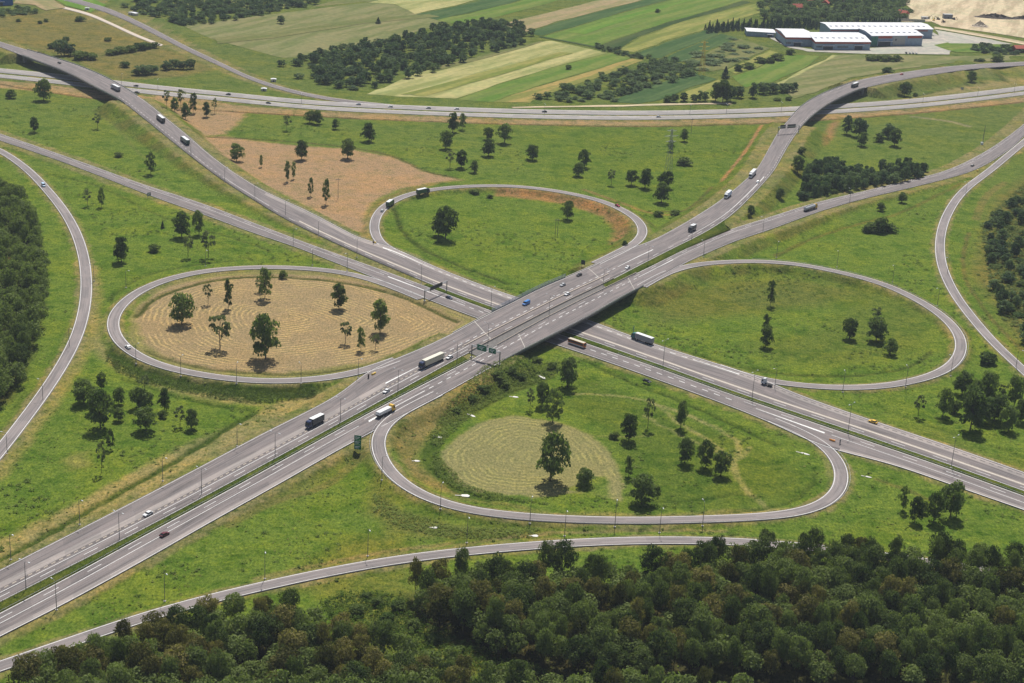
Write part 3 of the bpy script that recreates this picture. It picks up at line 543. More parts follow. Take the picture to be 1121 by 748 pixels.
# narrow strokes: ditches, tracks, dry strips (pixels, width m, colour, strength)
STROKE = [
 ([(0, 614), (70, 575), (140, 535), (200, 500), (260, 462), (278, 452)], 3.0, DARKG, .95),
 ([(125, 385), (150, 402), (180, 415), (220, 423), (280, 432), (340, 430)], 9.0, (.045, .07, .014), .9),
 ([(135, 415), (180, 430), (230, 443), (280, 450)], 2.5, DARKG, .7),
 ([(150, 347), (170, 327), (200, 315), (240, 306), (290, 303), (350, 306), (400, 314), (440, 325), (478, 342), (500, 352)], 3.0, (.060, .072, .018), .95),
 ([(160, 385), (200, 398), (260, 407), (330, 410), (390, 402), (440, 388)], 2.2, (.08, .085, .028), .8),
 ([(428, 226), (436, 240), (437, 248), (460, 270), (500, 290), (560, 312)], 2.6, (.055, .07, .02), .85),
 ([(444, 256), (470, 282), (520, 302), (562, 318)], 2.0, DARKG, .5),
 ([(640, 395), (690, 418), (740, 437), (800, 464), (850, 487)], 2.6, DARKG, .85),
 ([(628, 431), (680, 434), (715, 440), (740, 462), (780, 485), (800, 503)], 1.6, HAYG, .9), ([(710, 440), (760, 458), (800, 478), (812, 490), (806, 500), (802, 512), (812, 530), (838, 556)], 2.2, HAYG, .95),
 ([(705, 455), (740, 475), (775, 490), (800, 502)], 1.4, HAYG, .7), ([(605, 478), (720, 478)], 1.0, HAYG, .4), ([(820, 490), (815, 500), (803, 505)], 1.6, HAYG, .8),
 ([(450, 548), (520, 560), (620, 566), (730, 566), (820, 560), (870, 548), (890, 530), (894, 510)], 1.8, DARKG, .7),
 ([(710, 548), (760, 548), (820, 540), (832, 548)], 2.0, DARKG, .6),
 ([(482, 478), (470, 495), (474, 512), (500, 535), (540, 548)], 6.0, (.065, .10, .018), .9), ([(490, 462), (520, 445), (560, 425), (600, 410)], 10.0, (.075, .10, .022), .9),
 ([(835, 137), (825, 155), (815, 170), (800, 187), (790, 200)], 3.0, (.36, .19, .10), .9), ([(780, 205), (770, 215), (745, 232), (720, 232)], 2.5, (.11, .09, .04), .7),
 ([(640, 208), (690, 226), (715, 234), (740, 236)], 3.0, (.26, .15, .075), .7),
 ([(225, 150), (280, 152.5), (380, 161), (430, 171), (465, 187), (500, 195)], 2.6, (.10, .08, .04), .8),
 ([(0, 92), (43, 99.5), (173, 116), (330, 126.6), (450, 132.3), (560, 136), (700, 138.4), (845, 134.5), (1001, 124), (1121, 111.5)], 3.0, (.10, .065, .035), .8),
 ([(1001, 106), (1040, 97), (1070, 91), (1121, 85)], 3.0, (.10, .10, .04), .8),
 ([(850, 280), (880, 265), (930, 248), (980, 235), (1020, 217), (1055, 200)], 3.0, (.14, .115, .035), .7), ([(850, 282), (900, 255), (960, 238)], 1.4, DARKG, .6),
 ([(820, 405), (880, 411), (950, 410), (1000, 400), (1020, 385)], 2.4, (.06, .075, .02), .7), ([(690, 370), (760, 388), (800, 400), (840, 405)], 2.4, DARKG, .7),
 ([(50, 190), (110, 205), (160, 230), (200, 245), (260, 262), (300, 276)], 1.8, (.06, .07, .02), .6),
 ([(1060, 255), (1055, 300), (1075, 335), (1100, 365), (1121, 385)], 2.4, (.15, .115, .045), .7), ([(1068, 240), (1080, 215), (1100, 200)], 5, (.2, .16, .06), .7),
 ([(100, 120), (125, 137), (150, 165), (165, 180)], 1.2, (.16, .15, .06), .5), ([(960, 525), (1000, 540), (1040, 556)], 2.4, (.15, .12, .045), .6),
 ([(950, 440), (1000, 460), (1060, 480), (1121, 500)], 1.8, DARKG, .5), ([(395, 500), (360, 530), (300, 550), (250, 575)], 4, (.17, .145, .055), .6),
 ([(0, 697), (60, 675), (170, 612), (300, 542)], 3.5, (.10, .11, .03), .6), ([(60, 560), (20, 620), (0, 650)], 2, DARKG, .3),
 ([(1000, 128), (1040, 133), (1062, 139)], 6, (.27, .23, .16), .7), ([(118, 330), (150, 305), (200, 292), (260, 285)], 2.5, (.06, .085, .02), .6),
 ([(0, 478), (30, 440), (70, 383)], 2.2, (.17, .15, .05), .5), ([(30, 430), (12, 450)], 2, DARKG, .6), ([(75, 372), (84, 335), (85, 300)], 3, (.12, .17, .03), .5),
 ([(500, 598), (560, 588), (620, 583), (720, 581), (800, 582)], 2, (.28, .20, .12), .6), ([(280, 634), (400, 608), (500, 595)], 2.5, (.27, .19, .10), .6),
]
def axis(a, b, s, lim_a, lim_b):
    core = list(np.arange(a, b+s, s)); o = []; d = s
    x = core[-1]
    while x < lim_b: d *= 1.25; x += d; o.append(x)
    l_ = []; x = a; d = s
    while x > lim_a: d *= 1.25; x -= d; l_.append(x)
    return np.array(l_[::-1]+core+o)
gx = axis(-560, 600, 1.7, -9000, 9000); gy = np.r_[axis(465, 1000, 1.5, -3000, 1000.1), axis(1002, 1720, 2.6, 1001, 16000)]; gy = np.unique(gy)
GX, GY = np.meshgrid(gx, gy); X = GX.ravel(); Y = GY.ravel()
hz, base, dm = terrain(X, Y, True)
col = np.tile(np.array(GREEN), (len(X), 1)); rows = np.zeros(len(X)); rst = np.zeros(len(X))
far = np.clip((Y-1150)/500, 0, 1)[:, None]; col = col*(1-far)+np.array((.125, .155, .045))*far
jx = X+(hash_noise(X, Y, 7, 5)-.5)*3+(hash_noise(X, Y, 2.5, 15)-.5)*1.6; jy = Y+(hash_noise(X, Y, 7, 6)-.5)*3+(hash_noise(X, Y, 2.5, 16)-.5)*1.6
def blend(mask, c): 
    global col
    col = col*(1-mask[:, None])+np.array(c)[None]*mask[:, None]
nz = hash_noise(X, Y, 14, 9)
bankm = np.clip((hz-base-.35)/1.2, 0, 1)*(dm > 0)*np.clip((nz-.25)*2.2, 0, 1)*.75
blend(bankm, (.135, .130, .038))
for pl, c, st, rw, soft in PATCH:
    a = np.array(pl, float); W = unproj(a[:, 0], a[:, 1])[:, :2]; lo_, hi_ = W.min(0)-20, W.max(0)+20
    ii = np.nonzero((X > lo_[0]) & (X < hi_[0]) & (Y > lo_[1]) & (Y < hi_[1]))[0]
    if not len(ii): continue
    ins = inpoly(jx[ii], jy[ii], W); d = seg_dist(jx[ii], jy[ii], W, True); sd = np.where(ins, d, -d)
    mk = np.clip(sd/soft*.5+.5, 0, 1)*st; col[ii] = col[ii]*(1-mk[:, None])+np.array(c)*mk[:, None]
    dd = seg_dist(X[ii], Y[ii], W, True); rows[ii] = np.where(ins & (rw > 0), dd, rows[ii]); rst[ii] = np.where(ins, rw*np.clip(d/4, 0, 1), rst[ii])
for pl, wd, c, st in STROKE:
    a = np.array(pl, float); W = smooth(catmull(unproj(a[:, 0], a[:, 1])[:, :2]), 5)[::2]; lo_, hi_ = W.min(0)-20, W.max(0)+20
    ii = np.nonzero((X > lo_[0]) & (X < hi_[0]) & (Y > lo_[1]) & (Y < hi_[1]))[0]
    jj = jx[ii]*.5+X[ii]*.5; kk = jy[ii]*.5+Y[ii]*.5
    d = seg_dist(jj, kk, W); mk = np.clip((wd*.62+.9-d)/1.5, 0, 1)*st*np.clip(.75+nz[ii]*.6, 0, 1); col[ii] = col[ii]*(1-mk[:, None])+np.array(c)*mk[:, None]
    if max(c) < .11: hz[ii] -= np.where(dm[ii] > 2, .9*np.clip(1-d/(wd*.5+1.6), 0, 1)*st, 0)
blend(np.clip((1.6+3.2*hash_noise(X, Y, 5, 14)-dm)/1.4, 0, 1)*np.clip(.4+.8*hash_noise(X, Y, 11, 12), 0, 1)*.85, (.25, .205, .105))
nX, nY = len(gx), len(gy); idx = np.arange(nX*nY).reshape(nY, nX)
Q = np.stack([idx[:-1, :-1], idx[:-1, 1:], idx[1:, 1:], idx[1:, :-1]], -1).reshape(-1, 4)
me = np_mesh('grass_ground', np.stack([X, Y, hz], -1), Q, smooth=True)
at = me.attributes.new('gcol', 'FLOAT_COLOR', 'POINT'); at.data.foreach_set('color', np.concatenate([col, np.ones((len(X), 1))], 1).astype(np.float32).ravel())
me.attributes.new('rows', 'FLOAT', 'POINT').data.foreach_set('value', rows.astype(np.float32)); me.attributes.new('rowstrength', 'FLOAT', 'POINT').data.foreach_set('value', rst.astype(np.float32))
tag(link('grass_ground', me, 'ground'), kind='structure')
for o in COL.objects:
    if o.name.startswith('median_strip'):
        k = len(o.data.vertices); a = o.data.attributes.new('gcol', 'FLOAT_COLOR', 'POINT'); a.data.foreach_set('color', np.tile(np.array([.082, .105, .022, 1], np.float32), k))

# ------------------------------------------------------------------ far fields
fieldmat('f_straw', (.40, .36, .17), (.27, .27, .11), (.20, .22, .07), 30, .7); fieldmat('f_green', (.110, .180, .035), (.17, .205, .055), (.09, .14, .035), 22, .5); fieldmat('f_maize', (.055, .10, .038), (.085, .13, .05), (.05, .085, .035), 9, .5)
fieldmat('f_brown', (.33, .25, .15), (.25, .22, .11)); fieldmat('f_yellow', (.28, .26, .085), (.17, .195, .05), (.14, .16, .05), 17, .5); fieldmat('f_dry', (.22, .205, .10), (.15, .165, .065)); fieldmat('f_sand', (.60, .485, .35), (.43, .34, .24))
fieldmat('f_olive', (.135, .15, .055), (.18, .175, .075)); fieldmat('f_orange', (.33, .245, .09), (.20, .20, .06)); fieldmat('f_dark', (.045, .075, .028), (.075, .10, .04)); fieldmat('f_paving', (.40, .37, .35), (.47, .43, .39)); fieldmat('f_bright', (.11, .20, .035), (.15, .22, .045))
FI = [
 ('meadow', 'f_dry', [(200, 28), (290, 17), (400, 3), (432, 5), (492, 24), (480, 28), (410, 48), (330, 62), (310, 64), (265, 52), (230, 42)]),
 ('meadow', 'f_olive', [(340, 8), (400, -8), (560, -14), (480, 5), (432, 4), (400, 2)]),
 ('crop_field', 'f_straw', [(420, 97), (450, 82), (520, 64), (588, 46), (606, 45), (665, 58), (600, 75), (545, 92), (500, 108), (440, 106), (400, 103)]),
 ('crop_field', 'f_green', [(502, 109), (548, 92), (602, 75), (667, 58), (690, 64), (640, 80), (595, 92), (560, 104), (540, 112)]),
 ('crop_field', 'f_orange', [(542, 112), (562, 104), (597, 92), (642, 80), (692, 64), (704, 66), (668, 80), (640, 90), (590, 107), (580, 112)]),
 ('crop_field', 'f_green', [(592, 41), (640, 27), (700, 9), (745, -2), (838, -10), (812, 1), (790, 8), (732, 24), (690, 38), (652, 51)]),
 ('crop_field', 'f_dark', [(652, 51.5), (690, 38.5), (732, 24.5), (790, 8.5), (815, 1), (822, 3), (760, 20), (735, 27), (700, 40), (676, 54), (662, 55)]),
 ('crop_field', 'f_yellow', [(677, 54.5), (702, 40.5), (736, 27.5), (762, 20), (810, 8), (836, 3), (838, 12), (820, 18), (775, 31), (728, 45), (695, 57.5)]),
 ('crop_field', 'f_maize', [(697, 58.5), (730, 46), (776, 32), (788, 36.5), (760, 48), (722, 64), (705, 62)]),
 ('crop_field', 'f_maize', [(725, 65), (762, 48.5), (790, 37), (808, 42), (780, 53), (752, 66), (740, 69)]),
 ('crop_field', 'f_brown', [(548, 27), (600, 14), (650, 2), (690, -8), (740, -10), (700, 1), (660, 11), (610, 24), (575, 36), (562, 34)]),
 ('crop_field', 'f_maize', [(576, 36.5), (612, 24.5), (662, 11.5), (702, 1.5), (742, -9), (765, -10), (740, -2), (700, 8), (640, 26), (594, 39)]),
 ('crop_field', 'f_maize', [(456, 16), (500, 7), (560, -8), (600, -10), (560, 3), (510, 15), (478, 22)]),
 ('crop_field', 'f_green', [(478, 22.5), (512, 15.5), (562, 3.5), (602, -9.5), (650, -10), (600, 4), (548, 18), (500, 27)]),
 ('crop_field', 'f_straw', [(402, 3), (440, -4), (500, -12), (555, -10), (500, 6), (455, 15.5), (432, 5)]),
 ('crop_field', 'f_yellow', [(180, 6), (250, -6), (400, -14), (340, 2), (290, 14), (240, 8)]),
 ('crop_field', 'f_maize', [(667, 112), (700, 98), (757, 80), (785, 87), (750, 98), (722, 110), (700, 114)]),
 ('crop_field', 'f_yellow', [(742, 112), (752, 100), (786, 88), (790, 95), (784, 110)]),
 ('crop_field', 'f_yellow', [(795, 77), (820, 66), (842, 55), (858, 60), (830, 74), (805, 81)]),
 ('meadow', 'f_green', [(800, 84), (830, 74.5), (862, 60), (900, 62), (880, 75), (845, 90), (815, 96)]),
 ('meadow', 'f_dry', [(850, 92), (890, 74), (915, 61), (960, 60), (1040, 62), (1130, 60), (1130, 66), (1050, 68), (985, 76), (930, 86), (890, 102), (870, 108)]),
 ('dirt_track', 'f_straw', [(849, 92), (880, 76), (912, 60.5), (916, 61), (885, 77), (853, 93)]),
 ('meadow', 'f_olive', [(752, 70), (782, 54), (810, 43), (842, 53), (818, 65), (795, 76), (770, 79)]),
 ('dirt_track', 'f_sand', [(560, 117.5), (640, 115.8), (700, 114.5), (780, 113), (800, 112.5), (800, 114), (700, 116.3), (640, 117.5), (560, 119)]),
 ('crop_field', 'f_bright', [(622, 36), (700, 13), (745, 2), (762, 0), (705, 16), (640, 38)]), ('crop_field', 'f_yellow', [(440, 104), (520, 82), (612, 57), (626, 58.5), (540, 85), (465, 106)]), ('crop_field', 'f_olive', [(470, 76), (530, 60), (590, 45.5), (596, 45.5), (535, 63), (472, 80)]), ('meadow', 'f_olive', [(232, 42), (300, 36), (400, 20), (470, 16), (480, 19), (400, 26), (300, 42), (240, 48)]), ('crop_field', 'f_dark', [(592, 40), (652, 51), (700, 62), (699, 63), (650, 52.2), (590, 41.2)]),
 ('parking_area', 'f_paving', [(838, 40), (846, 41), (862, 52), (884, 57), (960, 59.5), (1040, 60), (1044, 52), (1033, 42), (1022, 36), (1010, 36), (1010, 50), (955, 53), (892, 55), (860, 50)]),
 ('sand_yard', 'f_sand', [(975, -6), (1000, -12), (1200, -14), (1200, 52), (1121, 42), (1075, 35), (1030, 29), (1020, 24), (985, 24), (1000, 12)]),
 ('dirt_track', 'f_sand', [(1022, 29.5), (1075, 37.5), (1121, 46), (1200, 60), (1200, 64), (1121, 49.5), (1072, 40), (1024, 32)]),
 ('meadow', 'f_green', [(1022, 50), (1055, 43), (1090, 47), (1130, 56), (1080, 58), (1048, 58)]),
 ('parking_area', 'f_paving', [(1024, 33), (1070, 41), (1110, 49), (1040, 48), (1030, 42)]),
 ('sand_yard', 'f_brown', [(24, -6), (60, 1), (72, 9), (50, 12), (38, 6), (16, 4)]),
 ('crop_field', 'f_bright', [(60, 0), (80, -8), (118, 6), (100, 14), (72, 7)]),
]
FB = 0.12
for k, (nm, mt, pl) in enumerate(FI):
    a = np.array(pl, float); W = unproj(a[:, 0], a[:, 1])[:, :2]
    W = np.vstack([W[i]+(W[(i+1) % len(W)]-W[i])*t for i in range(len(W)) for t in (0, .33, .66)])+rng.normal(0, 1.1, (len(W)*3, 2))
    Wx = W-W.mean(0); ev, evec = np.linalg.eigh(Wx.T@Wx); uv = np.stack([Wx@evec[:, 1], Wx@evec[:, 0]], -1)
    me = bpy.data.meshes.new(nm); me.from_pydata([(x, y, FB+k*.012) for x, y in W], [], [tuple(range(len(W)))]); u = me.uv_layers.new(name='UVMap')
    for lp in me.loops: u.data[lp.index].uv = uv[lp.vertex_index]
    if me.polygons[0].normal.z < 0: me.flip_normals()
    tag(link(nm, me, mt), kind='structure')

# ------------------------------------------------------------------ bridges
def rows_pts(r, i, off, side):
    e, d = edge_frame(r, side); p = e[i]+d[i]*off
    return np.array([p[0], p[1], float(r.z(p[None], np.array([r.t[i]]))[0])])
def strip_solid(r, idx, sideA, offA, sideB, offB, z0, z1):
    """closed bar following a road between two offsets and two heights above its surface."""
    v = []; f = []; n = len(idx)
    for i in idx:
        a = rows_pts(r, i, offA, sideA); b = rows_pts(r, i, offB, sideB)
        v += [(a[0], a[1], a[2]+z0), (b[0], b[1], b[2]+z0), (b[0], b[1], b[2]+z1), (a[0], a[1], a[2]+z1)]
    for k in range(n-1):
        for j in range(4): f.append((k*4+j, k*4+(j+1) % 4, (k+1)*4+(j+1) % 4, (k+1)*4+j))
    f += [(3, 2, 1, 0), tuple(4*(n-1)+j for j in range(4))]
    return v, f
def add_solid(mb, vf):
    b = len(mb.v); mb.v += vf[0]; mb.f += [tuple(b+i for i in q) for q in vf[1]]
def piers(r, idx, offs, side, parent, name='pier', rad=.75, mat='concrete'):
    for i in idx:
        for o in offs:
            p = rows_pts(r, i, o, side); mb = MB(); mb.tube([(p[0], p[1], -.3), (p[0], p[1], p[2]-1.2)], [rad, rad], 10); mb.obj(name, mat, parent)
def rows_between(r, s, a, b): return np.nonzero((s > a) & (s < b))[0]
def fix_normals(o):
    import bmesh
    bm = bmesh.new(); bm.from_mesh(o.data); bmesh.ops.recalc_face_normals(bm, faces=bm.faces); bm.to_mesh(o.data); bm.free(); return o
def bar(name, r, idx, sa, oa, sb, ob, z0, z1, mat, parent=None):
    mb = MB(); add_solid(mb, strip_solid(r, idx, sa, oa, sb, ob, z0, z1)); return fix_normals(mb.obj(name, mat, parent))
def railing(name, r, idx, side, off, h, mat, parent=None, post=4, bars=(.25, .6, .95), th=.06):
    mb = MB()
    for bz in bars: add_solid(mb, strip_solid(r, idx, side, off-th, side, off+th, h*bz-.07, h*bz+.07))
    for k in np.arange(0, len(idx), 1 if post <= 4 else post//4):
        p = rows_pts(r, idx[k], off, side); mb.box(p[0]-.08, p[0]+.08, p[1]-.08, p[1]+.08, p[2]-.5, p[2]+h)
    return fix_normals(mb.obj(name, mat, parent))
def bridge(label, roads, ps, at_, group=None):
    t = thing('road_bridge', label, 'bridge', (0, 0, 0), 0, group)
    for r, s, a, b, offs in roads:
        ix = rows_between(r, s, a, b)
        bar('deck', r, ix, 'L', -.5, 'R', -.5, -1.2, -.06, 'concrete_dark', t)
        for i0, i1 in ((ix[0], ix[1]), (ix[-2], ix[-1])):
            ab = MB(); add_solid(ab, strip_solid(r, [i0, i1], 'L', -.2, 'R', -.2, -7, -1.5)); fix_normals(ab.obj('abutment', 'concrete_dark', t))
        pi = [ix[int(len(ix)*f)] for f in ps]; piers(r, pi, offs, 'L', t)
    return t, [rows_between(r, s, a, b) for r, s, a, b, _ in roads]
sA_t = At.c@dA; sA_b = Ab.c@dA; sB_t = Bt.c@dB
mb_t, (ixt, ixb) = bridge('wide concrete motorway bridge crossing over the lower motorway at the centre', [(At, sA_t, 734, 908, (2, 7.5, 13)), (Ab, sA_b, 734, 908, (2, 7, 12))], (.25, .5, .75), None)
bar('barrier', At, ixt, 'R', .0, 'R', .35, -.05, .95, 'concrete_tan', mb_t); bar('barrier', Ab, ixb, 'L', .0, 'L', .35, -.05, .95, 'concrete_tan', mb_t)
bar('barrier', At, ixt, 'R', 9.6, 'R', 10.3, -.05, .5, 'concrete_tan', mb_t); bar('parapet', Ab, ixb, 'R', -.5, 'R', -.02, -.5, .5, 'concrete', mb_t); bar('parapet', At, ixt, 'L', -.5, 'L', -.02, -.5, .4, 'concrete', mb_t)
for sj in (757, 893):
    for r_, s_ in ((At, sA_t), (Ab, sA_b)):
        i = np.argmin(abs(s_-sj)); a = rows_pts(r_, i, .2, 'L'); b = rows_pts(r_, i, .2, 'R'); dv = .35*dA; mj = MB()
        mj.v = [(q[0]+e*dv[0], q[1]+e*dv[1], q[2]+z) for z in (.02, .07) for q, e in ((a, -1), (b, -1), (b, 1), (a, 1))]; mj.f = [(3, 2, 1, 0), (4, 5, 6, 7)]+[(j, (j+1) % 4, 4+(j+1) % 4, 4+j) for j in range(4)]
        fix_normals(mj.obj('deck_joint', 'concrete', mb_t))
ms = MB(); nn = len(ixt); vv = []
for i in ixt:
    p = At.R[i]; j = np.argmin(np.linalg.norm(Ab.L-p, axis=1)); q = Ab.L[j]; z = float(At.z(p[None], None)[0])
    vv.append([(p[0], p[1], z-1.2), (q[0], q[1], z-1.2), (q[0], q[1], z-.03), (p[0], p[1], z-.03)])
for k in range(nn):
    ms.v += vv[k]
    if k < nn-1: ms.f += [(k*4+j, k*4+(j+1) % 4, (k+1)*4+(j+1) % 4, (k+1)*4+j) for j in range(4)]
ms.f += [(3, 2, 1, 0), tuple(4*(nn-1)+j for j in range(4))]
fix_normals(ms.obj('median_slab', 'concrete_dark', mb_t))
scr = rows_between(At, sA_t, 775, 868); railing('wind_screen', At, scr, 'L', -.3, 2.6, 'grey_screen', mb_t, 4, (.2, .34, .48, .62, .76, .92), .05)
railing('railing', Ab, ixb, 'R', -.25, 1.1, 'galvanised', mb_t)
fl_t, (ixf,) = bridge('curved flyover carrying a carriageway over the far motorway, upper left', [(Bt, sB_t, -1454, -1210, (2, 9))], (.22, .45, .7), None, 'curved motorway flyovers')
for sd in 'LR': bar('parapet', Bt, ixf, sd, -.5, sd, -.02, -.6, .6, 'concrete', fl_t); railing('railing', Bt, ixf, sd, -.25, 1.1, 'galvanised', fl_t)
fr_t, (ixr,) = bridge('curved flyover bending right over the far motorway, upper right', [(At, sA_t, 1418, 1662, (2, 7))], (.25, .5, .75), None, 'curved motorway flyovers')
for sd in 'LR': bar('parapet', At, ixr, sd, -.5, sd, -.02, -.6, .6, 'concrete', fr_t); railing('railing', At, ixr, sd, -.25, 1.1, 'galvanised', fr_t)

def guard(r, a, b, side, off, label):
    o = railing('guard_rail', r, np.arange(a, b), side, off, .8, 'galvanised', None, 4, (.72,), .05); tag(o, label, 'guard rail', 'guard rails along the roads')
nA = ixt[0]
guard(At, 2, nA, 'R', -.5, 'steel guard rail on upper side of grass median, lower left highway')
guard(Ab, 2, ixb[0], 'L', -.5, 'steel guard rail on lower side of grass median, lower left highway')
guard(Bb, np.argmin(abs(Bb.c@dB+520)), Bb.n-2, 'L', -.5, 'steel guard rail along the lower motorway median, right of the bridge')
guard(Bt, rows_between(Bt, sB_t, -1205, -700)[0], rows_between(Bt, sB_t, -1205, -700)[-1], 'L', -.6, 'guard rail on the right-hand side of the upper left flyover approach')
guard(Bt, rows_between(Bt, sB_t, -1205, -700)[0], rows_between(Bt, sB_t, -1205, -700)[-1], 'R', -.6, 'guard rail on the left-hand side of the upper left flyover approach')
guard(At, rows_between(At, sA_t, 1080, 1416)[0], rows_between(At, sA_t, 1080, 1416)[-1], 'R', -.6, 'guard rail on the right side of the upper right flyover approach')
guard(near, 8, near.n-12, 'L', -.6, 'guard rail round the outside of the nearest loop ramp')
guard(right, 30, right.n-30, 'L', -.6, 'guard rail round the outside of the right-hand loop ramp')

# ------------------------------------------------------------------ trees
def leaf_quads(c, nrm, size, g):
    n = len(c); r = g.normal(size=(n, 3)); u = np.cross(nrm, r); u /= np.linalg.norm(u, axis=1)[:, None]+1e-9; v = np.cross(nrm, u)
    s = (size*(.6+.8*g.random(n)))[:, None]; a = s*(.8+.4*g.random(n))[:, None]
    return np.stack([c-u*s-v*a*.3, c+v*a*-.9+u*s*.1, c+u*s+v*a*.3, c+v*a*.9-u*s*.1], 1)
def crown(kind, n, leaf, seed):
    """leaf faces spread through an uneven crown one unit tall; returns verts, tone per vertex, lobe centres."""
    g = np.random.default_rng(seed)
    if kind == 'round': zb, zt, rr, nl, lr = .05, 1, .5, 17, (.15, .27)
    elif kind == 'broad': zb, zt, rr, nl, lr = .14, 1, .5, 16, (.14, .26)
    elif kind == 'tall': zb, zt, rr, nl, lr = .03, 1, .5, 16, (.13, .24)
    elif kind == 'sparse': zb, zt, rr, nl, lr = .30, 1, .5, 9, (.10, .2)
    elif kind == 'forest': zb, zt, rr, nl, lr = .28, 1, .52, 20, (.14, .27)
    else: zb, zt, rr, nl, lr = .0, 1, .5, 11, (.2, .34)
    cs, rs = [], []
    for k in range(nl):
        f = (k+.5)/nl; z = zb+(zt-zb)*(.12+.76*f); prof_ = math.sin(math.pi*min(1, max(0, (.18+.74*f))))**.7
        a = k*2.4+g.normal()*.5; q = rr*prof_*(.2+.55*math.sqrt(g.random()))
        r_ = g.uniform(*lr)*(1 if kind != 'tall' else .95); cs.append((q*math.cos(a), q*math.sin(a), z)); rs.append(r_)
    cs = np.array(cs); rs = np.array(rs); lob = g.integers(0, nl, n); d = g.normal(size=(n, 3)); d /= np.linalg.norm(d, axis=1)[:, None]
    d[:, 2] = np.where(d[:, 2] < -.35, -d[:, 2]*.6, d[:, 2]); rad = rs[lob]*(.62+.45*g.random(n)**.6)
    zs = .72 if kind in ('tall',) else .62
    p = cs[lob]+d*rad[:, None]*np.array([1, 1, zs]); p[:, 2] = np.clip(p[:, 2], .01, 1.03)
    nrm = d+g.normal(size=(n, 3))*.55+np.array([0, 0, .25]); nrm /= np.linalg.norm(nrm, axis=1)[:, None]
    V = leaf_quads(p, nrm, np.full(n, leaf), g); lt = g.random(nl); tone = np.clip(.18+.5*lt[lob]+.32*g.random(n), 0, 1)
    return V.reshape(-1, 3), np.repeat(tone, 4), cs
def conifer(n, leaf, seed):
    g = np.random.default_rng(seed); z = .06+.94*g.random(n)**1.3; a = g.random(n)*6.283; tier = .8+.2*np.sin(z*55)
    r = .5*(1-z)*tier*(.55+.45*g.random(n))+.02; p = np.stack([r*np.cos(a), r*np.sin(a), z], -1)
    nrm = np.stack([np.cos(a)*.6, np.sin(a)*.6, np.full(n, .7)], -1)+g.normal(size=(n, 3))*.4; nrm /= np.linalg.norm(nrm, axis=1)[:, None]
    return leaf_quads(p, nrm, np.full(n, leaf), g).reshape(-1, 3), np.repeat(g.random(n), 4), np.array([[0, 0, .9]])
def leaf_mesh(name, V, tone):
    me = np_mesh(name, V, np.arange(len(V)).reshape(-1, 4)); me.attributes.new('tone', 'FLOAT', 'POINT').data.foreach_set('value', tone.astype(np.float32)); return me
def trunk_mesh(kind, cs, seed, w_=.022):
    g = random.Random(seed); mb = MB(); top = .55 if kind != 'conifer' else .9
    mb.tube([(0, 0, -.05), (g.uniform(-.01, .01), g.uniform(-.01, .01), top*.4), (g.uniform(-.02, .02), g.uniform(-.02, .02), top)], [w_*1.3, w_, w_*.5], 7)
    if kind not in ('conifer', 'bush'):
        for c in cs[::2]: mb.tube([(0, 0, max(.14, c[2]*.5)), (c[0]*.5, c[1]*.5, c[2]*.82), (c[0], c[1], c[2])], [w_*.6, w_*.4, w_*.15], 5)
    if kind == 'bush':
        for c in cs[::3]: mb.tube([(0, 0, .02), (c[0]*.5, c[1]*.5, c[2]*.6), tuple(c)], [w_*.5, w_*.35, w_*.15], 5)
    return mb.mesh('trunk')
PROTO = {}
def proto(key, kind, n, leaf, mat, seeds, tw=.022):
    L = []
    for sd in seeds:
        V, tone, cs = conifer(n, leaf, sd) if kind == 'conifer' else crown(kind, n, leaf, sd)
        cm = leaf_mesh('crown', V, tone); cm.materials.append(MATS[mat]); tm = trunk_mesh(kind, cs, sd, tw); tm.materials.append(MATS['bark']); L.append((cm, tm, V, tone))
    PROTO[key] = L
proto('round', 'round', 1800, .036, 'leaf_field', (1, 2, 3, 17, 18)); proto('broad', 'broad', 1500, .038, 'leaf_field', (4, 5, 19)); proto('tall', 'tall', 1500, .032, 'leaf_field', (6, 7, 8, 20), .016)
proto('sparse', 'sparse', 420, .042, 'leaf_pale', (9, 10, 11), .017); proto('bush', 'bush', 700, .07, 'leaf_bush', (12, 13, 14), .02); proto('conifer', 'conifer', 900, .04, 'leaf_conifer', (15, 16))
proto('forest', 'forest', 2800, .024, 'leaf_forest', (21, 22, 23, 24, 25, 26, 27), .014); proto('forestg', 'forest', 2800, .024, 'leaf_wood', (61, 62, 63, 64, 65, 66), .014); proto('grove', 'round', 900, .05, 'leaf_far', (31, 32, 33)); proto('dark', 'round', 1800, .038, 'leaf_field', (41, 42, 43))
KINDNAME = {'round': 'broadleaf_tree', 'broad': 'broadleaf_tree', 'tall': 'slender_tree', 'sparse': 'sparse_tree', 'bush': 'bush', 'conifer': 'conifer_tree', 'forest': 'forest_tree', 'forestg': 'forest_tree', 'grove': 'grove_tree', 'dark': 'broadleaf_tree'}
CAT = {'bush': 'bush'}
def put_tree(kind, P, h, wd, label, group=None, rz=None, i=None):
    L = PROTO[kind]; i = random.randrange(len(L)) if i is None else i; cm, tm = L[i][:2]
    t = thing(KINDNAME[kind], label, CAT.get(kind, 'tree'), (P[0], P[1], P[2]-.1), random.uniform(0, 6.28) if rz is None else rz, group)
    t.scale = (wd, wd*random.uniform(.92, 1.08), h); t.rotation_euler[0] = random.gauss(0, .02); t.rotation_euler[1] = random.gauss(0, .02)
    link('trunk', tm, None, t); link('crown', cm, None, t); return t
def ordinal(k): return f"{k}{'th' if 10 < k % 100 < 14 else {1:'st',2:'nd',3:'rd'}.get(k % 10, 'th')}"
ADJ = {'round': 'round leafy tree', 'broad': 'broad leafy tree', 'tall': 'slender upright tree', 'sparse': 'thin open-crowned tree', 'bush': 'low rounded bush', 'conifer': 'dark conifer', 'dark': 'dense dark tree', 'grove': 'leafy tree'}
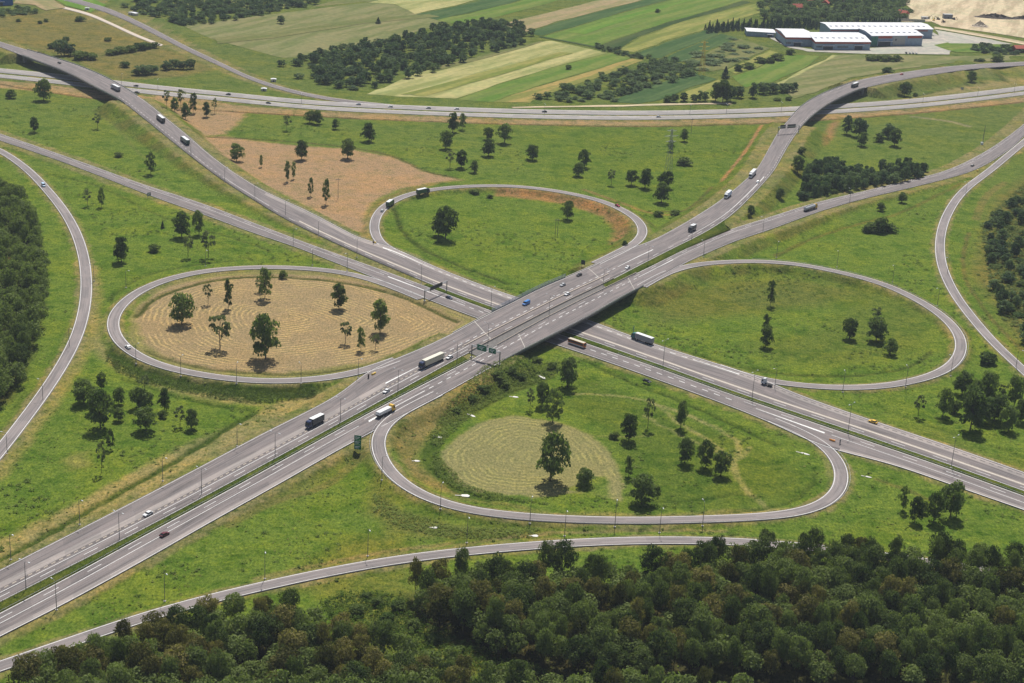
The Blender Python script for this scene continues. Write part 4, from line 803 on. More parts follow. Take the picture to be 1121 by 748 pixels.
# base pixel x, y, height px, width px, kind
TREES = {
 'beside the far motorway, left of the upper left flyover': [(48, 110, 24, 16, 'dark'), (38, 145, 17, 9, 'dark'), (107, 141, 17, 10, 'sparse'), (165, 191, 26, 11, 'tall'), (12, 108, 9, 9, 'bush')],
 'on the small brown patch by the upper left flyover': [(182.5, 119, 20, 8, 'sparse'), (191.5, 123, 16, 8, 'dark'), (198, 119, 22, 9, 'sparse'), (203, 131, 19, 10, 'round'), (211.5, 124, 23, 9, 'tall'), (226, 128, 17, 8, 'round'), (235, 124, 17, 6, 'sparse')],
 'in the big brown field': [(259, 177, 20, 13, 'round'), (286, 183, 14, 4, 'tall'), (314, 199, 24, 6, 'tall'), (321, 196, 20, 5, 'tall'), (340, 215, 22, 6, 'tall'), (357, 224, 30, 8, 'tall'), (330, 175, 22, 13, 'dark'), (380.5, 174, 22, 14, 'round')],
 'on the meadow between brown field and far motorway': [(314, 143, 17, 10, 'sparse'), (339, 134.5, 14, 11, 'round'), (347, 136, 15, 11, 'dark'), (367.5, 141.5, 11, 8, 'round'), (404, 155, 21, 14, 'round')],
 'on the green meadow behind the far loop': [(495.5, 145, 22, 12, 'dark'), (506, 142, 19, 9, 'tall'), (488, 163, 21, 14, 'round'), (534.5, 153, 14, 11, 'round'), (535, 171, 19, 14, 'dark'), (552, 157, 22, 16, 'broad'), (492.5, 184, 20, 10, 'sparse'), (505, 184, 20, 12, 'dark'), (519, 189, 14, 9, 'round'), (582.5, 175, 17, 13, 'round'), (640, 183.5, 20, 12, 'round'), (633, 193, 15, 11, 'dark'), (669, 203, 18, 9, 'sparse'), (691, 203, 17, 13, 'broad'), (706, 206, 22, 14, 'round'), (728, 206, 19, 15, 'broad'), (724, 222, 23, 15, 'dark'), (734, 166, 14, 8, 'tall'), (749, 155, 14, 8, 'dark'), (749, 181, 8, 14, 'bush'), (720, 237, 6, 9, 'bush'), (738, 235, 5, 10, 'bush')],
 'inside the far loop ramp': [(487.5, 262, 37, 22, 'round'), (480, 258, 22, 14, 'dark'), (621, 240, 21, 13, 'round'), (520, 212, 5, 10, 'bush'), (536, 217, 4, 6, 'bush'), (684, 269, 5, 5, 'bush')],
 'near the upper right flyover': [(927, 147, 21, 11, 'grove'), (940, 150, 21, 16, 'grove'), (943.5, 160, 16, 11, 'dark'), (961.5, 155, 9, 11, 'bush'), (972, 151, 16, 14, 'grove'), (979, 160, 20, 13, 'dark'), (873, 189, 19, 13, 'dark'), (991, 97, 16, 13, 'dark'), (1064, 84, 12, 11, 'dark'), (971, 81, 7, 12, 'bush'), (1093, 68, 8, 13, 'bush'), (1072, 69, 5, 9, 'bush'), (1002, 105, 3.5, 5, 'bush'), (877, 168, 7, 8, 'bush')],
 'in the right-hand triangle of grass': [(854, 217, 12, 10, 'dark'), (987, 222, 12, 9, 'round'), (964, 231, 9, 9, 'dark'), (822, 238, 13, 8, 'dark'), (952, 254, 10, 15, 'bush'), (964, 254, 16, 16, 'bush'), (974, 254, 8, 14, 'bush')],
 'inside the right-hand loop ramp': [(843, 335, 29, 9, 'tall'), (838, 362, 20, 10, 'tall'), (838, 380, 24, 13, 'dark'), (929.5, 371, 24, 15, 'round'), (959, 352, 16, 12, 'sparse'), (959, 373, 26, 21, 'dark'), (974, 388, 18, 14, 'round')],
 'between the right-hand loop and the right slip road': [(1005, 456, 24, 12, 'sparse'), (1032, 456, 32, 16, 'round'), (1053, 432, 26, 18, 'dark'), (1062, 471, 46, 25, 'dark'), (1078, 441, 36, 20, 'round'), (1066, 445, 30, 20, 'round'), (1088, 461, 30, 24, 'round'), (1075, 463, 24, 18, 'dark'), (1110, 445, 34, 16, 'round'), (1104, 472, 28, 18, 'round'), (1117, 462, 26, 16, 'dark'), (1081, 398, 12, 17, 'bush'), (1096, 440, 20, 12, 'sparse'), (1045, 452, 14, 12, 'bush')],
 'at the right edge above the near wood': [(1001, 572, 30, 13, 'round'), (988, 559, 29, 11, 'tall'), (1022, 572, 33, 17, 'round'), (1040, 566, 40, 23, 'round'), (1010, 562, 12, 10, 'bush')],
 'inside the nearest loop ramp': [(621, 424, 33, 22, 'dark'), (580, 449, 24, 10, 'sparse'), (594, 445, 27, 14, 'dark'), (605, 462, 38, 20, 'tall'), (602, 527, 53, 30, 'round'), (640, 531, 19, 19, 'dark'), (688, 482, 30, 16, 'round'), (709, 469, 34, 12, 'sparse'), (745, 469, 32, 12, 'round'), (688, 522, 25, 11, 'tall'), (749.5, 507, 29, 17, 'round'), (772.5, 512, 31, 16, 'round'), (789, 521, 28, 18, 'round'), (702, 552, 32, 26, 'dark'), (672, 480, 7, 9, 'bush'), (716, 540, 9, 12, 'bush')],
 'on the overgrown slope under the green gantry': [(545, 412, 7, 13, 'bush'), (560, 405, 6, 11, 'bush'), (575, 400, 7, 12, 'bush'), (587, 397, 6, 10, 'bush'), (530, 424, 6, 11, 'bush'), (518, 436, 5, 10, 'bush'), (552, 420, 6, 12, 'bush'), (603, 404, 7, 11, 'bush'), (571, 412, 5, 10, 'bush'), (500, 452, 5, 9, 'bush')],
 'in the rough gap between the two near woods': [(392, 672, 9, 14, 'bush'), (414, 662, 8, 13, 'bush'), (436, 668, 10, 15, 'bush'), (452, 688, 9, 15, 'bush'), (476, 704, 9, 14, 'bush'), (424, 684, 10, 16, 'bush'), (500, 716, 8, 14, 'bush'), (402, 655, 6, 10, 'bush')],
 'on the mown hay inside the left loop': [(199, 355, 34, 23, 'round'), (228, 333, 23, 10, 'sparse'), (250, 338, 35, 11, 'tall'), (241, 381, 38, 26, 'sparse'), (290, 327, 36, 17, 'tall'), (284, 320, 14, 12, 'sparse'), (371, 338, 29, 16, 'round'), (416, 364, 38, 18, 'round'), (378, 376, 25, 14, 'sparse'), (395, 384, 27, 9, 'tall'), (411, 383, 18, 10, 'sparse'), (291, 393, 49, 27, 'round'), (310, 305, 8, 8, 'bush')],
 'in the lower left triangle below the left loop': [(92, 442, 27, 23, 'round'), (111, 427, 20, 11, 'dark'), (110, 470, 42, 25, 'round'), (104, 452, 26, 16, 'dark'), (130, 443, 19, 12, 'round'), (130, 461, 15, 12, 'dark'), (152, 447, 24, 16, 'round'), (160, 448, 20, 16, 'dark'), (160, 472, 26, 24, 'broad'), (158, 427, 16, 13, 'sparse'), (180, 450, 26, 12, 'round'), (197, 467, 23, 12, 'sparse'), (210, 470, 23, 14, 'dark'), (121, 492, 23, 9, 'tall'), (111, 518, 36, 10, 'sparse'), (178, 458, 8, 8, 'bush')],
 'in the left triangle above the left loop': [(133, 287, 29, 15, 'dark'), (111, 227, 23, 7, 'tall'), (96, 226, 19, 9, 'sparse'), (199, 260, 28, 17, 'round'), (218, 257, 27, 11, 'round'), (206, 282, 26, 12, 'sparse'), (228, 282, 30, 16, 'sparse'), (178, 250, 8, 5, 'conifer'), (169, 276, 8, 10, 'bush'), (130, 172, 5, 8, 'bush')],
 'on the rough meadow in the far upper left': [(67, 61, 18, 13, 'grove'), (77, 61, 13, 14, 'grove'), (58, 53, 6, 11, 'bush'), (72, 48, 8, 7, 'grove'), (89, 65, 9, 15, 'bush'), (99, 65, 7, 14, 'bush'), (122, 60, 6, 12, 'bush'), (132, 58.5, 7, 12, 'bush'), (142, 57, 7, 12, 'bush'), (152, 55, 8, 12, 'bush'), (160, 53.5, 7, 11, 'bush'), (168, 52.5, 6, 10, 'bush'), (137, 73.5, 6, 10, 'bush'), (151, 82, 10, 14, 'grove'), (158, 82, 11, 13, 'grove'), (166, 81, 10, 14, 'grove'), (182, 76.5, 10, 12, 'grove'), (190, 75.5, 11, 12, 'grove'), (201, 76, 9, 12, 'grove'), (209, 75.5, 11, 9, 'grove'), (88, 23.5, 5, 10, 'bush'), (118, 45, 4, 7, 'bush'), (20, 24, 3, 5, 'bush'), (44, 26, 3.5, 5, 'bush'), (51, 24, 3.5, 5, 'bush')],
 'along the far side of the far motorway': [(783, 111, 21, 13, 'dark'), (791, 112, 24, 15, 'dark'), (799, 111, 18, 12, 'grove'), (808, 107, 13, 12, 'grove'), (824, 107, 17, 10, 'grove'), (836, 103, 13, 14, 'grove'), (846, 102, 11, 13, 'grove'), (856, 101, 10, 13, 'grove'), (864, 101, 10, 12, 'grove'), (870, 100, 10, 7, 'grove'), (794, 86, 13, 11, 'conifer'), (766, 111, 12, 7, 'grove'), (760, 112, 9, 7, 'grove'), (772, 111, 11, 7, 'grove'), (748, 111, 10, 9, 'grove'), (738, 112, 9, 8, 'grove'), (730, 112, 7, 8, 'bush'), (850, 66, 7, 13, 'bush'), (842, 69, 6, 10, 'bush'), (865, 60, 6, 9, 'bush'), (819, 75, 6, 13, 'bush'), (809, 78, 7, 9, 'bush'), (832, 69, 6, 12, 'bush'), (955, 66, 6, 14, 'bush'), (964, 67, 6, 12, 'bush'), (973, 67, 6, 14, 'bush'), (982, 67, 6, 10, 'bush'), (622.5, 76, 5, 6, 'bush'), (643, 91, 4, 6, 'bush'), (307.5, 26, 9, 8, 'grove'), (414, 26, 7, 7, 'conifer'), (850, 110, 3, 8, 'bush'), (863, 110, 4, 6, 'bush'), (720, 14, 4, 5, 'bush')],
}
for reg, L in TREES.items():
    a = np.array([t[:2] for t in L], float); PP = ground_pts(a[:, 0], a[:, 1]); order = sorted(range(len(L)), key=lambda i: L[i][0]); rank = {}
    cnt = {}
    for i in order:
        k = ADJ[L[i][4]]; cnt[k] = cnt.get(k, 0)+1; rank[i] = cnt[k]
    for i, (px, py, h, wd, kd) in enumerate(L):
        sh, sv = pxm(PP[i]); lab = f"{ADJ[kd]} {reg}"
        if cnt[ADJ[kd]] > 1: lab = f"{ADJ[kd]} {reg}, {ordinal(rank[i])} from left"
        put_tree(kd, PP[i], h/sv, wd/sh*1.2, lab, f"{'bushes' if kd == 'bush' else 'trees'} {reg}")

def poisson(poly_px, rad, zmax=0, seed=1, n=20000, jitter=1.0):
    a = np.array(poly_px, float); W = unproj(a[:, 0], a[:, 1])[:, :2]; g = np.random.default_rng(seed); lo_, hi_ = W.min(0), W.max(0)
    c = lo_+(hi_-lo_)*g.random((n, 2)); c = c[inpoly(c[:, 0], c[:, 1], W)]; grid = {}; out = []
    for p in c:
        k = (int(p[0]//rad), int(p[1]//rad)); ok = True
        for i in (-1, 0, 1):
            for j in (-1, 0, 1):
                for q in grid.get((k[0]+i, k[1]+j), ()):
                    if (q[0]-p[0])**2+(q[1]-p[1])**2 < rad*rad: ok = False
        if ok: grid.setdefault(k, []).append(p); out.append(p)
    return np.array(out), W
FOREST = [
 ('bottom right', [(452, 655), (470, 648), (520, 640), (560, 648), (600, 638), (660, 643), (700, 643), (745, 634), (770, 626), (830, 626), (860, 618), (940, 622), (1040, 628), (1110, 630), (1180, 650), (1180, 765), (1000, 758), (850, 750), (700, 745), (600, 736), (560, 728), (520, 708), (480, 690), (455, 670)], 16.5, 6.3),
 ('bottom left', [(20, 770), (60, 738), (100, 724), (150, 709), (190, 697), (240, 690), (290, 684), (330, 686), (360, 702), (420, 712), (470, 735), (520, 752), (600, 762), (700, 770), (780, 778), (880, 795), (880, 850), (300, 850), (0, 850)], 15.0, 6.3),
 ('left', [(-70, 190), (0, 208), (14, 216), (30, 240), (42, 270), (47, 300), (47, 330), (42, 362), (34, 390), (18, 420), (12, 436), (0, 445), (-70, 470)], 15.0, 7)]
cand = []
for fi, (nm, pl, hh, rad) in enumerate(FOREST):
    pts, W = poisson(pl, rad, seed=50+fi)
    for p in pts:
        g_ = float(terrain(np.array([p[0]]), np.array([p[1]]))[0]) if fi != 2 else 0.0
        h = hh*random.choice((random.uniform(.6, .85), random.uniform(.85, 1.1), random.uniform(1.0, 1.25))); x, y = project((p[0], p[1], h*.8)); sz = pxm((p[0], p[1], 0))[1]*h
        if x < -60 or x > 1180 or y > 790: continue
        vis = 0 < x < 1121 and y < 745
        cand.append((sz if vis else sz*.01, fi, p[0], p[1], g_, h))
cand.sort(reverse=True)
FLAB = ['broadleaf forest tree packed in the dark wood at the bottom right', 'broadleaf forest tree packed in the brownish wood at the bottom left', 'broadleaf forest tree packed in the dark wood at the left edge']
rest = []
for k, (sz, fi, x, y, z, h) in enumerate(cand):
    if k < 295: put_tree('forestg' if random.random() < (.82, .5, .97)[fi] else 'forest', (x, y, z), h, random.choice((random.uniform(7, 10), random.uniform(9, 14.5))), FLAB[fi], 'trees of the '+('bottom right wood', 'bottom left wood', 'left wood')[fi])
    else: rest.append((x, y, z, h))
print('forest', len(cand), 'rest', len(rest))
def merged(name, pts, key, mat, hr, wr, sub, kind='stuff', grow=1.0):
    """a far wood that reads as one mass: one mesh of many leafy crowns."""
    Vs, Ts = [], []; g = np.random.default_rng(len(pts)+3); L = PROTO[key]
    for (x, y, z, h) in pts:
        cm, tm, V, tone = L[g.integers(len(L))]; q = len(V)//4; pick = g.permutation(q)[:sub]; v = V.reshape(-1, 4, 3)[pick]; c = v.mean(1, keepdims=True); v = c+(v-c)*grow
        a = g.random()*6.28; wd = g.uniform(*wr); ro = np.array([[math.cos(a), -math.sin(a), 0], [math.sin(a), math.cos(a), 0], [0, 0, 1]]); v = (v.reshape(-1, 3)@ro.T)*np.array([wd, wd, h])+np.array([x, y, z])
        Vs.append(v); Ts.append(np.clip(tone.reshape(-1, 4)[pick].ravel()+g.normal()*.15, 0, 1))
    if not Vs: return
    o = link(name, leaf_mesh(name, np.concatenate(Vs), np.concatenate(Ts)), mat); return tag(o, kind=kind)
merged('woodland', rest, 'forestg', 'leaf_wood', None, (7.5, 13.5), 900, grow=1.6)
# groves whose crowns can still be told apart
GROVE = [('dense grove beside the upper right slip road', [(880, 198), (893, 186), (912, 182), (925, 188), (950, 193), (970, 190), (990, 187), (1008, 187), (1014, 190), (1008, 196), (985, 202), (950, 208), (920, 214), (890, 220), (876, 219)], 6.2, (6, 14.5), 5, 11),
         ('scrubby wood at the right edge', [(1080, 250), (1095, 235), (1125, 215), (1160, 215), (1160, 400), (1121, 378), (1104, 358), (1092, 330), (1085, 318), (1105, 300), (1082, 290)], 8.5, (5, 11), 6, 11)]
for nm, pl, rad, hr, w0, w1 in GROVE:
    pts, W = poisson(pl, rad, seed=len(nm))
    for p in pts:
        x, y = project((p[0], p[1], 5))
        if x > 1135: continue
        if 'scrubby' in nm and hash_noise(p[:1], p[1:], 24, 71)[0]*.6+hash_noise(p[:1], p[1:], 9, 72)[0]*.5 < .42: continue
        if random.random() < (.35 if 'scrubby' in nm else .12):
            put_tree('bush', (p[0], p[1], float(terrain(np.array([p[0]]), np.array([p[1]]))[0])), random.uniform(2, 4.5), random.uniform(5, 10), 'rounded shrub growing in the '+nm, 'shrubs of the '+nm); continue
        put_tree('grove', (p[0], p[1], float(terrain(np.array([p[0]]), np.array([p[1]]))[0])), random.uniform(*hr), random.uniform(w0, w1), 'leafy tree packed in the '+nm, 'trees of the '+nm)
WOODS = [
 ('woodland', [(128, 6), (150, 0), (280, -8), (350, -8), (345, 6), (300, 13), (275, 18), (240, 24), (205, 29), (182, 25), (160, 16)], 8, (5, 9)),
 ('woodland', [(324, 70), (345, 62), (400, 52), (440, 44), (500, 30), (555, 26), (578, 38), (572, 48), (545, 58), (500, 68), (460, 78), (440, 84), (420, 96), (395, 99), (365, 96), (345, 88), (325, 78)], 8, (6, 12)),
 ('woodland', [(590, 109), (642, 90), (700, 75), (730, 69), (762, 73), (757, 81), (720, 93), (690, 102), (665, 112), (620, 111)], 8, (4, 8)),
 ('woodland', [(838, 12), (850, -6), (975, -10), (985, 4), (990, 14), (980, 24), (930, 27), (850, 29), (840, 24)], 9, (7, 13)),
 ('conifer_belt', [(772, 33), (800, 29), (835, 28), (900, 29), (985, 27), (985, 31), (900, 32.5), (840, 33), (800, 34.5), (775, 37)], 5.5, (8, 12)),
 ('scrub', [(0, 14), (20, 10), (40, 12), (36, 16), (0, 19)], 6, (3, 6)),
 ('scrub', [(652, 50), (676, 56), (700, 62), (720, 67), (718, 69), (695, 64), (670, 58), (650, 52.5)], 5, (2, 5)),
 ('scrub', [(752, 70), (782, 56), (810, 46), (830, 54), (800, 66), (770, 77)], 13, (2, 4)),
 ('scrub', [(1060, 54), (1085, 50), (1115, 54), (1130, 60), (1080, 60)], 7, (3, 6)),
 ('scrub', [(700, 66), (725, 66), (760, 70), (745, 80), (715, 78)], 7, (3, 6)),
]
for k, (nm, pl, rad, hr) in enumerate(WOODS):
    pts, W = poisson(pl, rad, seed=200+k); g = np.random.default_rng(k)
    if nm != 'conifer_belt':
        pts = pts[hash_noise(pts[:, 0], pts[:, 1], 26, 61)*.6+hash_noise(pts[:, 0], pts[:, 1], 11, 62)*.5 > .36]; pts = pts+g.normal(0, rad*.7, pts.shape)
    key = 'conifer' if nm == 'conifer_belt' else 'grove'
    merged(nm, [(p[0], p[1], 0, g.uniform(hr[0]*.6, hr[1])) for p in pts], key, 'leaf_conifer' if key == 'conifer' else 'leaf_far', None, (rad*1.0, rad*1.6), 260, grow=1.55)
# rough growth: weeds and shrubs that nobody could count
WEED = [([(118, 392), (150, 408), (190, 420), (240, 428), (300, 434), (345, 430), (345, 436), (280, 442), (220, 434), (160, 420), (130, 408)], 1.7, (1.2, 2.8), 'leaf_bush'),
        ([(530, 412), (570, 400), (600, 398), (640, 395), (600, 412), (560, 430), (520, 450), (500, 470), (480, 490), (468, 480), (490, 450)], 1.5, (.6, 1.5), 'weed'),
        ([(480, 500), (470, 510), (490, 530), (540, 548), (600, 552), (560, 545), (510, 532)], 1.5, (.5, 1.3), 'weed'),
        ([(410, 540), (440, 560), (500, 578), (590, 580), (580, 588), (500, 590), (440, 580), (410, 560)], 1.7, (.5, 1.4), 'weed'),
        ([(350, 660), (380, 650), (440, 652), (460, 672), (500, 700), (560, 724), (600, 738), (560, 745), (480, 722), (420, 700), (370, 690)], 1.9, (.8, 2.8), 'weed'),
        ([(1075, 250), (1100, 220), (1125, 200), (1140, 380), (1100, 350), (1085, 310)], 4.5, (.8, 2.2), 'leaf_bush')]
for k, (pl, rad, hr, mt) in enumerate(WEED):
    pts, W = poisson(pl, rad, seed=300+k, n=60000); g = np.random.default_rng(k); zt = terrain(pts[:, 0], pts[:, 1]) if len(pts) else []
    merged('undergrowth', [(p[0], p[1], z, g.uniform(*hr)) for p, z in zip(pts, zt)], 'bush', mt, None, (rad*.8, rad*1.9), 46, grow=1.45)
# grass tussocks over all the open ground near the interchange
g = np.random.default_rng(77); n = 60000; tx = g.uniform(-420, 470, n); ty = 470+g.random(n)**1.5*760; keep = hash_noise(tx, ty, 19, 31)*.7+hash_noise(tx, ty, 6, 32)*.5 > .62
tx, ty = tx[keep], ty[keep]; hz2, b2, d2 = terrain(tx, ty, True); ok = d2 > 2.5
for pl, c, st, rw, soft in PATCH:
    if rw >= .15 or c in (TAN, BROWN): 
        a = np.array(pl, float); W = unproj(a[:, 0], a[:, 1])[:, :2]; ok &= ~inpoly(tx, ty, W)
tx, ty, hz2 = tx[ok], ty[ok], hz2[ok]; k = len(tx); nrm = np.stack([g.normal(size=k), g.normal(size=k), np.full(k, 2.4)], -1); nrm /= np.linalg.norm(nrm, axis=1)[:, None]
V = leaf_quads(np.stack([tx, ty, hz2+.25], -1), nrm, g.uniform(.2, .6, k), g)
# taller weeds in drifts, so the meadows are rough from every side
g = np.random.default_rng(99); n = 26000; wx = g.uniform(-470, 520, n); wy = 470+g.random(n)**1.3*950
keep = hash_noise(wx, wy, 42, 51)*.65+hash_noise(wx, wy, 13, 52)*.45 > .66; wx, wy = wx[keep], wy[keep]; wz, wb, wd_ = terrain(wx, wy, True); okw = wd_ > 3
for pl, c, st, rw, soft in PATCH:
    if rw >= .15 or c in (TAN, BROWN) or st > .93:
        a = np.array(pl, float); W = unproj(a[:, 0], a[:, 1])[:, :2]; okw &= ~inpoly(wx, wy, W)
wx, wy, wz = wx[okw], wy[okw], wz[okw]; print('weeds', len(wx))
merged('weeds', [(x, y, z, g.uniform(.35, 1.3)) for x, y, z in zip(wx, wy, wz)], 'bush', 'weed', None, (1.0, 3.2), 26, grow=1.9)
tag(link('grass_tussocks', leaf_mesh('grass_tussocks', V.reshape(-1, 3), np.repeat(g.random(k), 4)), 'tussock'), kind='stuff')

# ------------------------------------------------------------------ street lamps
def lamp_proto(double, h, reach):
    t = bpy.data.objects.new('street_lamp', None); COL.objects.link(t)
    mb = MB(); mb.tube([(0, 0, -.6), (0, 0, h*.5), (0, 0, h)], [.17, .13, .085], 8); mb.obj('pole', 'pole_grey', t)
    f = MB(); f.prism([(.55*math.cos(a), .55*math.sin(a)) for a in np.linspace(0, 6.283, 9)[:-1]], -.6, .25); f.obj('footing', 'concrete', t)
    for s in ((1, -1) if double else (1,)):
        mb = MB(); mb.tube([(0, 0, h-.05), (s*reach*.5, 0, h+.3), (s*reach, 0, h+.4)], [.07, .06, .05], 6); mb.obj('arm', 'pole_grey', t)
        mb = MB(); x0, x1 = (reach-.2, reach+.95) if s > 0 else (-reach-.95, -reach+.2); mb.profile([(x0, h+.34), (x1, h+.34), (x1-.15*s if s > 0 else x1, h+.56), (x0+.1, h+.6)], -.24, .24, [0, 0, .08, .08]); fix_normals(mb.obj('lamp_head', 'lamp_white', t))
    return t
LP = {}
LAMPS = [
 ('d', 13, 'on the grass median of the lower left highway', [(28.6, 646.5), (130.8, 591.3), (220.8, 541.5), (301.2, 501.2), (372.6, 462.5), (435.5, 430), (500, 399.5)], dA),
 ('d', 13, 'on the median of the central bridge', [(534, 378), (601, 346), (660, 316)], dA),
 ('d', 13, 'on the median beyond the central bridge', [(709, 290), (757, 264)], dA),
 ('d', 17, 'on the lower motorway median right of the bridge', [(725.5, 403.5), (823, 439), (928, 475.5), (1041, 513)], dB),
 ('d', 13, 'on the lower motorway median left of the bridge', [(461, 310.5), (537.5, 337), (390.7, 282)], dB),
 ('s', 12, 'along the outer edge of the left highway', [(87.4, 574.5), (178.3, 527), (259.6, 488.6), (12, 613)], dA),
 ('s', 13, 'on the bottom slip road', [(180.5, 658.5), (290, 634), (402.5, 609), (511, 594.5), (618, 587), (722, 583.5)], np.array([1, .1])),
 ('s', 13, 'along the bottom edge of the lower left highway', [(62, 668), (66, 664)][:1], dA),
 ('s', 12, 'round the nearest loop ramp', [(418, 526), (482, 560), (580, 573), (673, 576.5), (769, 575.5)], np.array([1, -.2])),
 ('s', 11, 'on the left slip road', [(8, 497), (47, 438), (76, 380), (103, 308)], np.array([-.2, 1.])),
 ('s', 11, 'round the left loop ramp', [(149, 399), (198, 413), (259, 421.5), (329.5, 423), (392, 413.5), (342, 290.5), (225, 291.5), (138, 315)], np.array([1, 0.])),
 ('s', 12, 'round the right-hand loop ramp', [(848, 425.5), (922.5, 429), (991, 425), (1040.5, 412), (850, 282), (916, 292.5), (977, 309), (1026, 335)], np.array([1, 0.])),
 ('s', 11, 'beside the upper left flyover approach', [(133, 94), (312.5, 236), (348.6, 259), (279, 217), (246, 199.5), (209, 171)], dB),
 ('s', 11, 'on the right slip road', [(1037, 300), (1112, 403), (1057, 214)], np.array([-.2, 1.])),
 ('s', 12, 'beside the upper left carriageway', [(380, 297), (321, 270)], dB),
 ('s', 11, 'beside the upper right carriageway', [(770, 281), (835, 254.5), (930, 222)], dA),
 ('d', 10, 'on the far motorway median', [(173, 99), (330, 114.5), (596, 125.5), (755, 126), (795, 125.3), (855, 123.2), (1010, 113.5), (1070, 106.5), (1110, 102)], np.array([1, .1])),
]
for ty_, h, reg, L, dr in LAMPS:
    L = sorted(L)
    for k, (px, py) in enumerate(L):
        P = ground_pt(px, py)
        key = (ty_, h); first = key not in LP
        if first: LP[key] = lamp_proto(ty_ == 'd', h, 2.2 if ty_ == 'd' else 1.9)
        o = LP[key] if first else copy_tree(LP[key])
        near_r = min(RIB, key=lambda r: np.min(np.linalg.norm(r.c-P[:2], axis=1)-r.hw)) if ty_ == 's' else None
        if near_r is not None:
            q = near_r.c[np.argmin(np.linalg.norm(near_r.c-P[:2], axis=1))]-P[:2]; ang = math.atan2(q[1], q[0])
        else: ang = math.atan2(dr[1], dr[0])+math.pi/2
        z = P[2]
        if 'bridge' in reg and 'central' in reg and 'beyond' not in reg: z = float(zAt(P[None])[0])-.1; P = unproj(np.array(px), np.array(py), np.array(z))
        o.location = (P[0], P[1], z); o.rotation_euler = (0, 0, ang)
        lab = f"tall {'double' if ty_ == 'd' else 'single'}-armed street lamp {reg}" + (f", {ordinal(k+1)} from left" if len(L) > 1 else '')
        tag(o, lab, 'street lamp', 'street lamps '+reg)

# ------------------------------------------------------------------ vehicles
def paint(name, col):
    key = 'paint_'+name
    if key not in MATS: flat(key, col, .3, var=.05, scale=.6, spec=.5)
    return key
PAINT = {'white': (.78, .78, .77), 'silver': (.5, .51, .52), 'black': (.02, .02, .025), 'dark red': (.12, .02, .025), 'red': (.45, .03, .03), 'dark blue': (.02, .035, .10), 'blue': (.03, .20, .55), 'light blue': (.45, .6, .75), 'beige': (.62, .55, .42), 'teal': (.03, .16, .16), 'yellow': (.85, .52, .05), 'dark grey': (.07, .075, .08), 'grey': (.28, .29, .30), 'orange': (.75, .22, .04), 'dark green': (.03, .09, .07), 'cream': (.72, .68, .55)}
def place(px, py, rib, d, h=.5):
    z = 1.0
    for _ in range(5):
        P = unproj(np.array(px, float), np.array(py, float), np.array(z)); i = np.argmin(np.linalg.norm(rib.c-P[:2], axis=1)); z = float(rib.z(P[None, :2], np.array([rib.t[i]]))[0])
    tg = rib.c[min(i+1, rib.n-1)]-rib.c[max(i-1, 0)]; tg = tg*d
    return (P[0], P[1], z+.03), math.atan2(tg[1], tg[0])
def car(label, colr, px, py, rib, d, van=False, cat='car', group='cars on the roads', L=4.4, small=False):
    loc, a = place(px, py, rib, d); t = thing('delivery_van' if van else 'passenger_car', label, cat, loc, a, group); t.scale = (1.14,)*3; p = paint(colr, PAINT[colr]); h = L/2
    if van:
        mb = MB(); mb.profile([(-h, .35), (h, .35), (h, .95), (h-.75, 1.15), (h-1.35, 2.1), (-h+.05, 2.15), (-h, 1.1)], -.95, .95, [0, 0, .05, .05, .16, .16, 0]); fix_normals(mb.obj('body', p, t, .06))
        mb = MB(); mb.profile([(h-.80, 1.22), (h-1.31, 2.02), (h-1.27, 2.02), (h-.74, 1.2)], -.78, .78); fix_normals(mb.obj('windscreen', 'glass_dark', t))
        for s in (-1, 1):
            mb = MB(); mb.profile([(h-2.5, 1.3), (h-1.2, 1.3), (h-1.5, 1.95), (h-2.5, 1.95)], s*.90-.03, s*.90+.03); fix_normals(mb.obj('side_window', 'glass_dark', t))
    else:
        mb = MB(); mb.profile([(-h, .32), (h, .32), (h+.02, .62), (h-.15, .80), (h-1.15, .93), (-h+.55, .98), (-h+.02, .88)], -.88, .88, [.03, .03, 0, .05, .07, .07, .03]); fix_normals(mb.obj('body', p, t, .05))
        mb = MB(); mb.profile([(h-1.2, .90), (h-1.85, 1.38), (-h+1.15, 1.40), (-h+.35, .94)], -.80, .80, [0, .14, .14, 0]); fix_normals(mb.obj('windows', 'glass_dark', t))
        mb = MB(); mb.profile([(h-1.75, 1.36), (h-1.95, 1.44), (-h+1.2, 1.46), (-h+.95, 1.37)], -.70, .70, [0, .05, .05, 0]); fix_normals(mb.obj('roof', p, t))
    for x in (h-.85, -h+.85):
        for s in (-1, 1):
            mb = MB(); mb.wheel(x, s*.80, .32, .22); fix_normals(mb.obj('wheel', 'tyre', t))
    if not small:
        for s in (-1, 1):
            mb = MB(); mb.box(h-.06, h+.04, s*.62-.16, s*.62+.16, .62, .76); mb.obj('headlight', 'headlight', t)
    return t
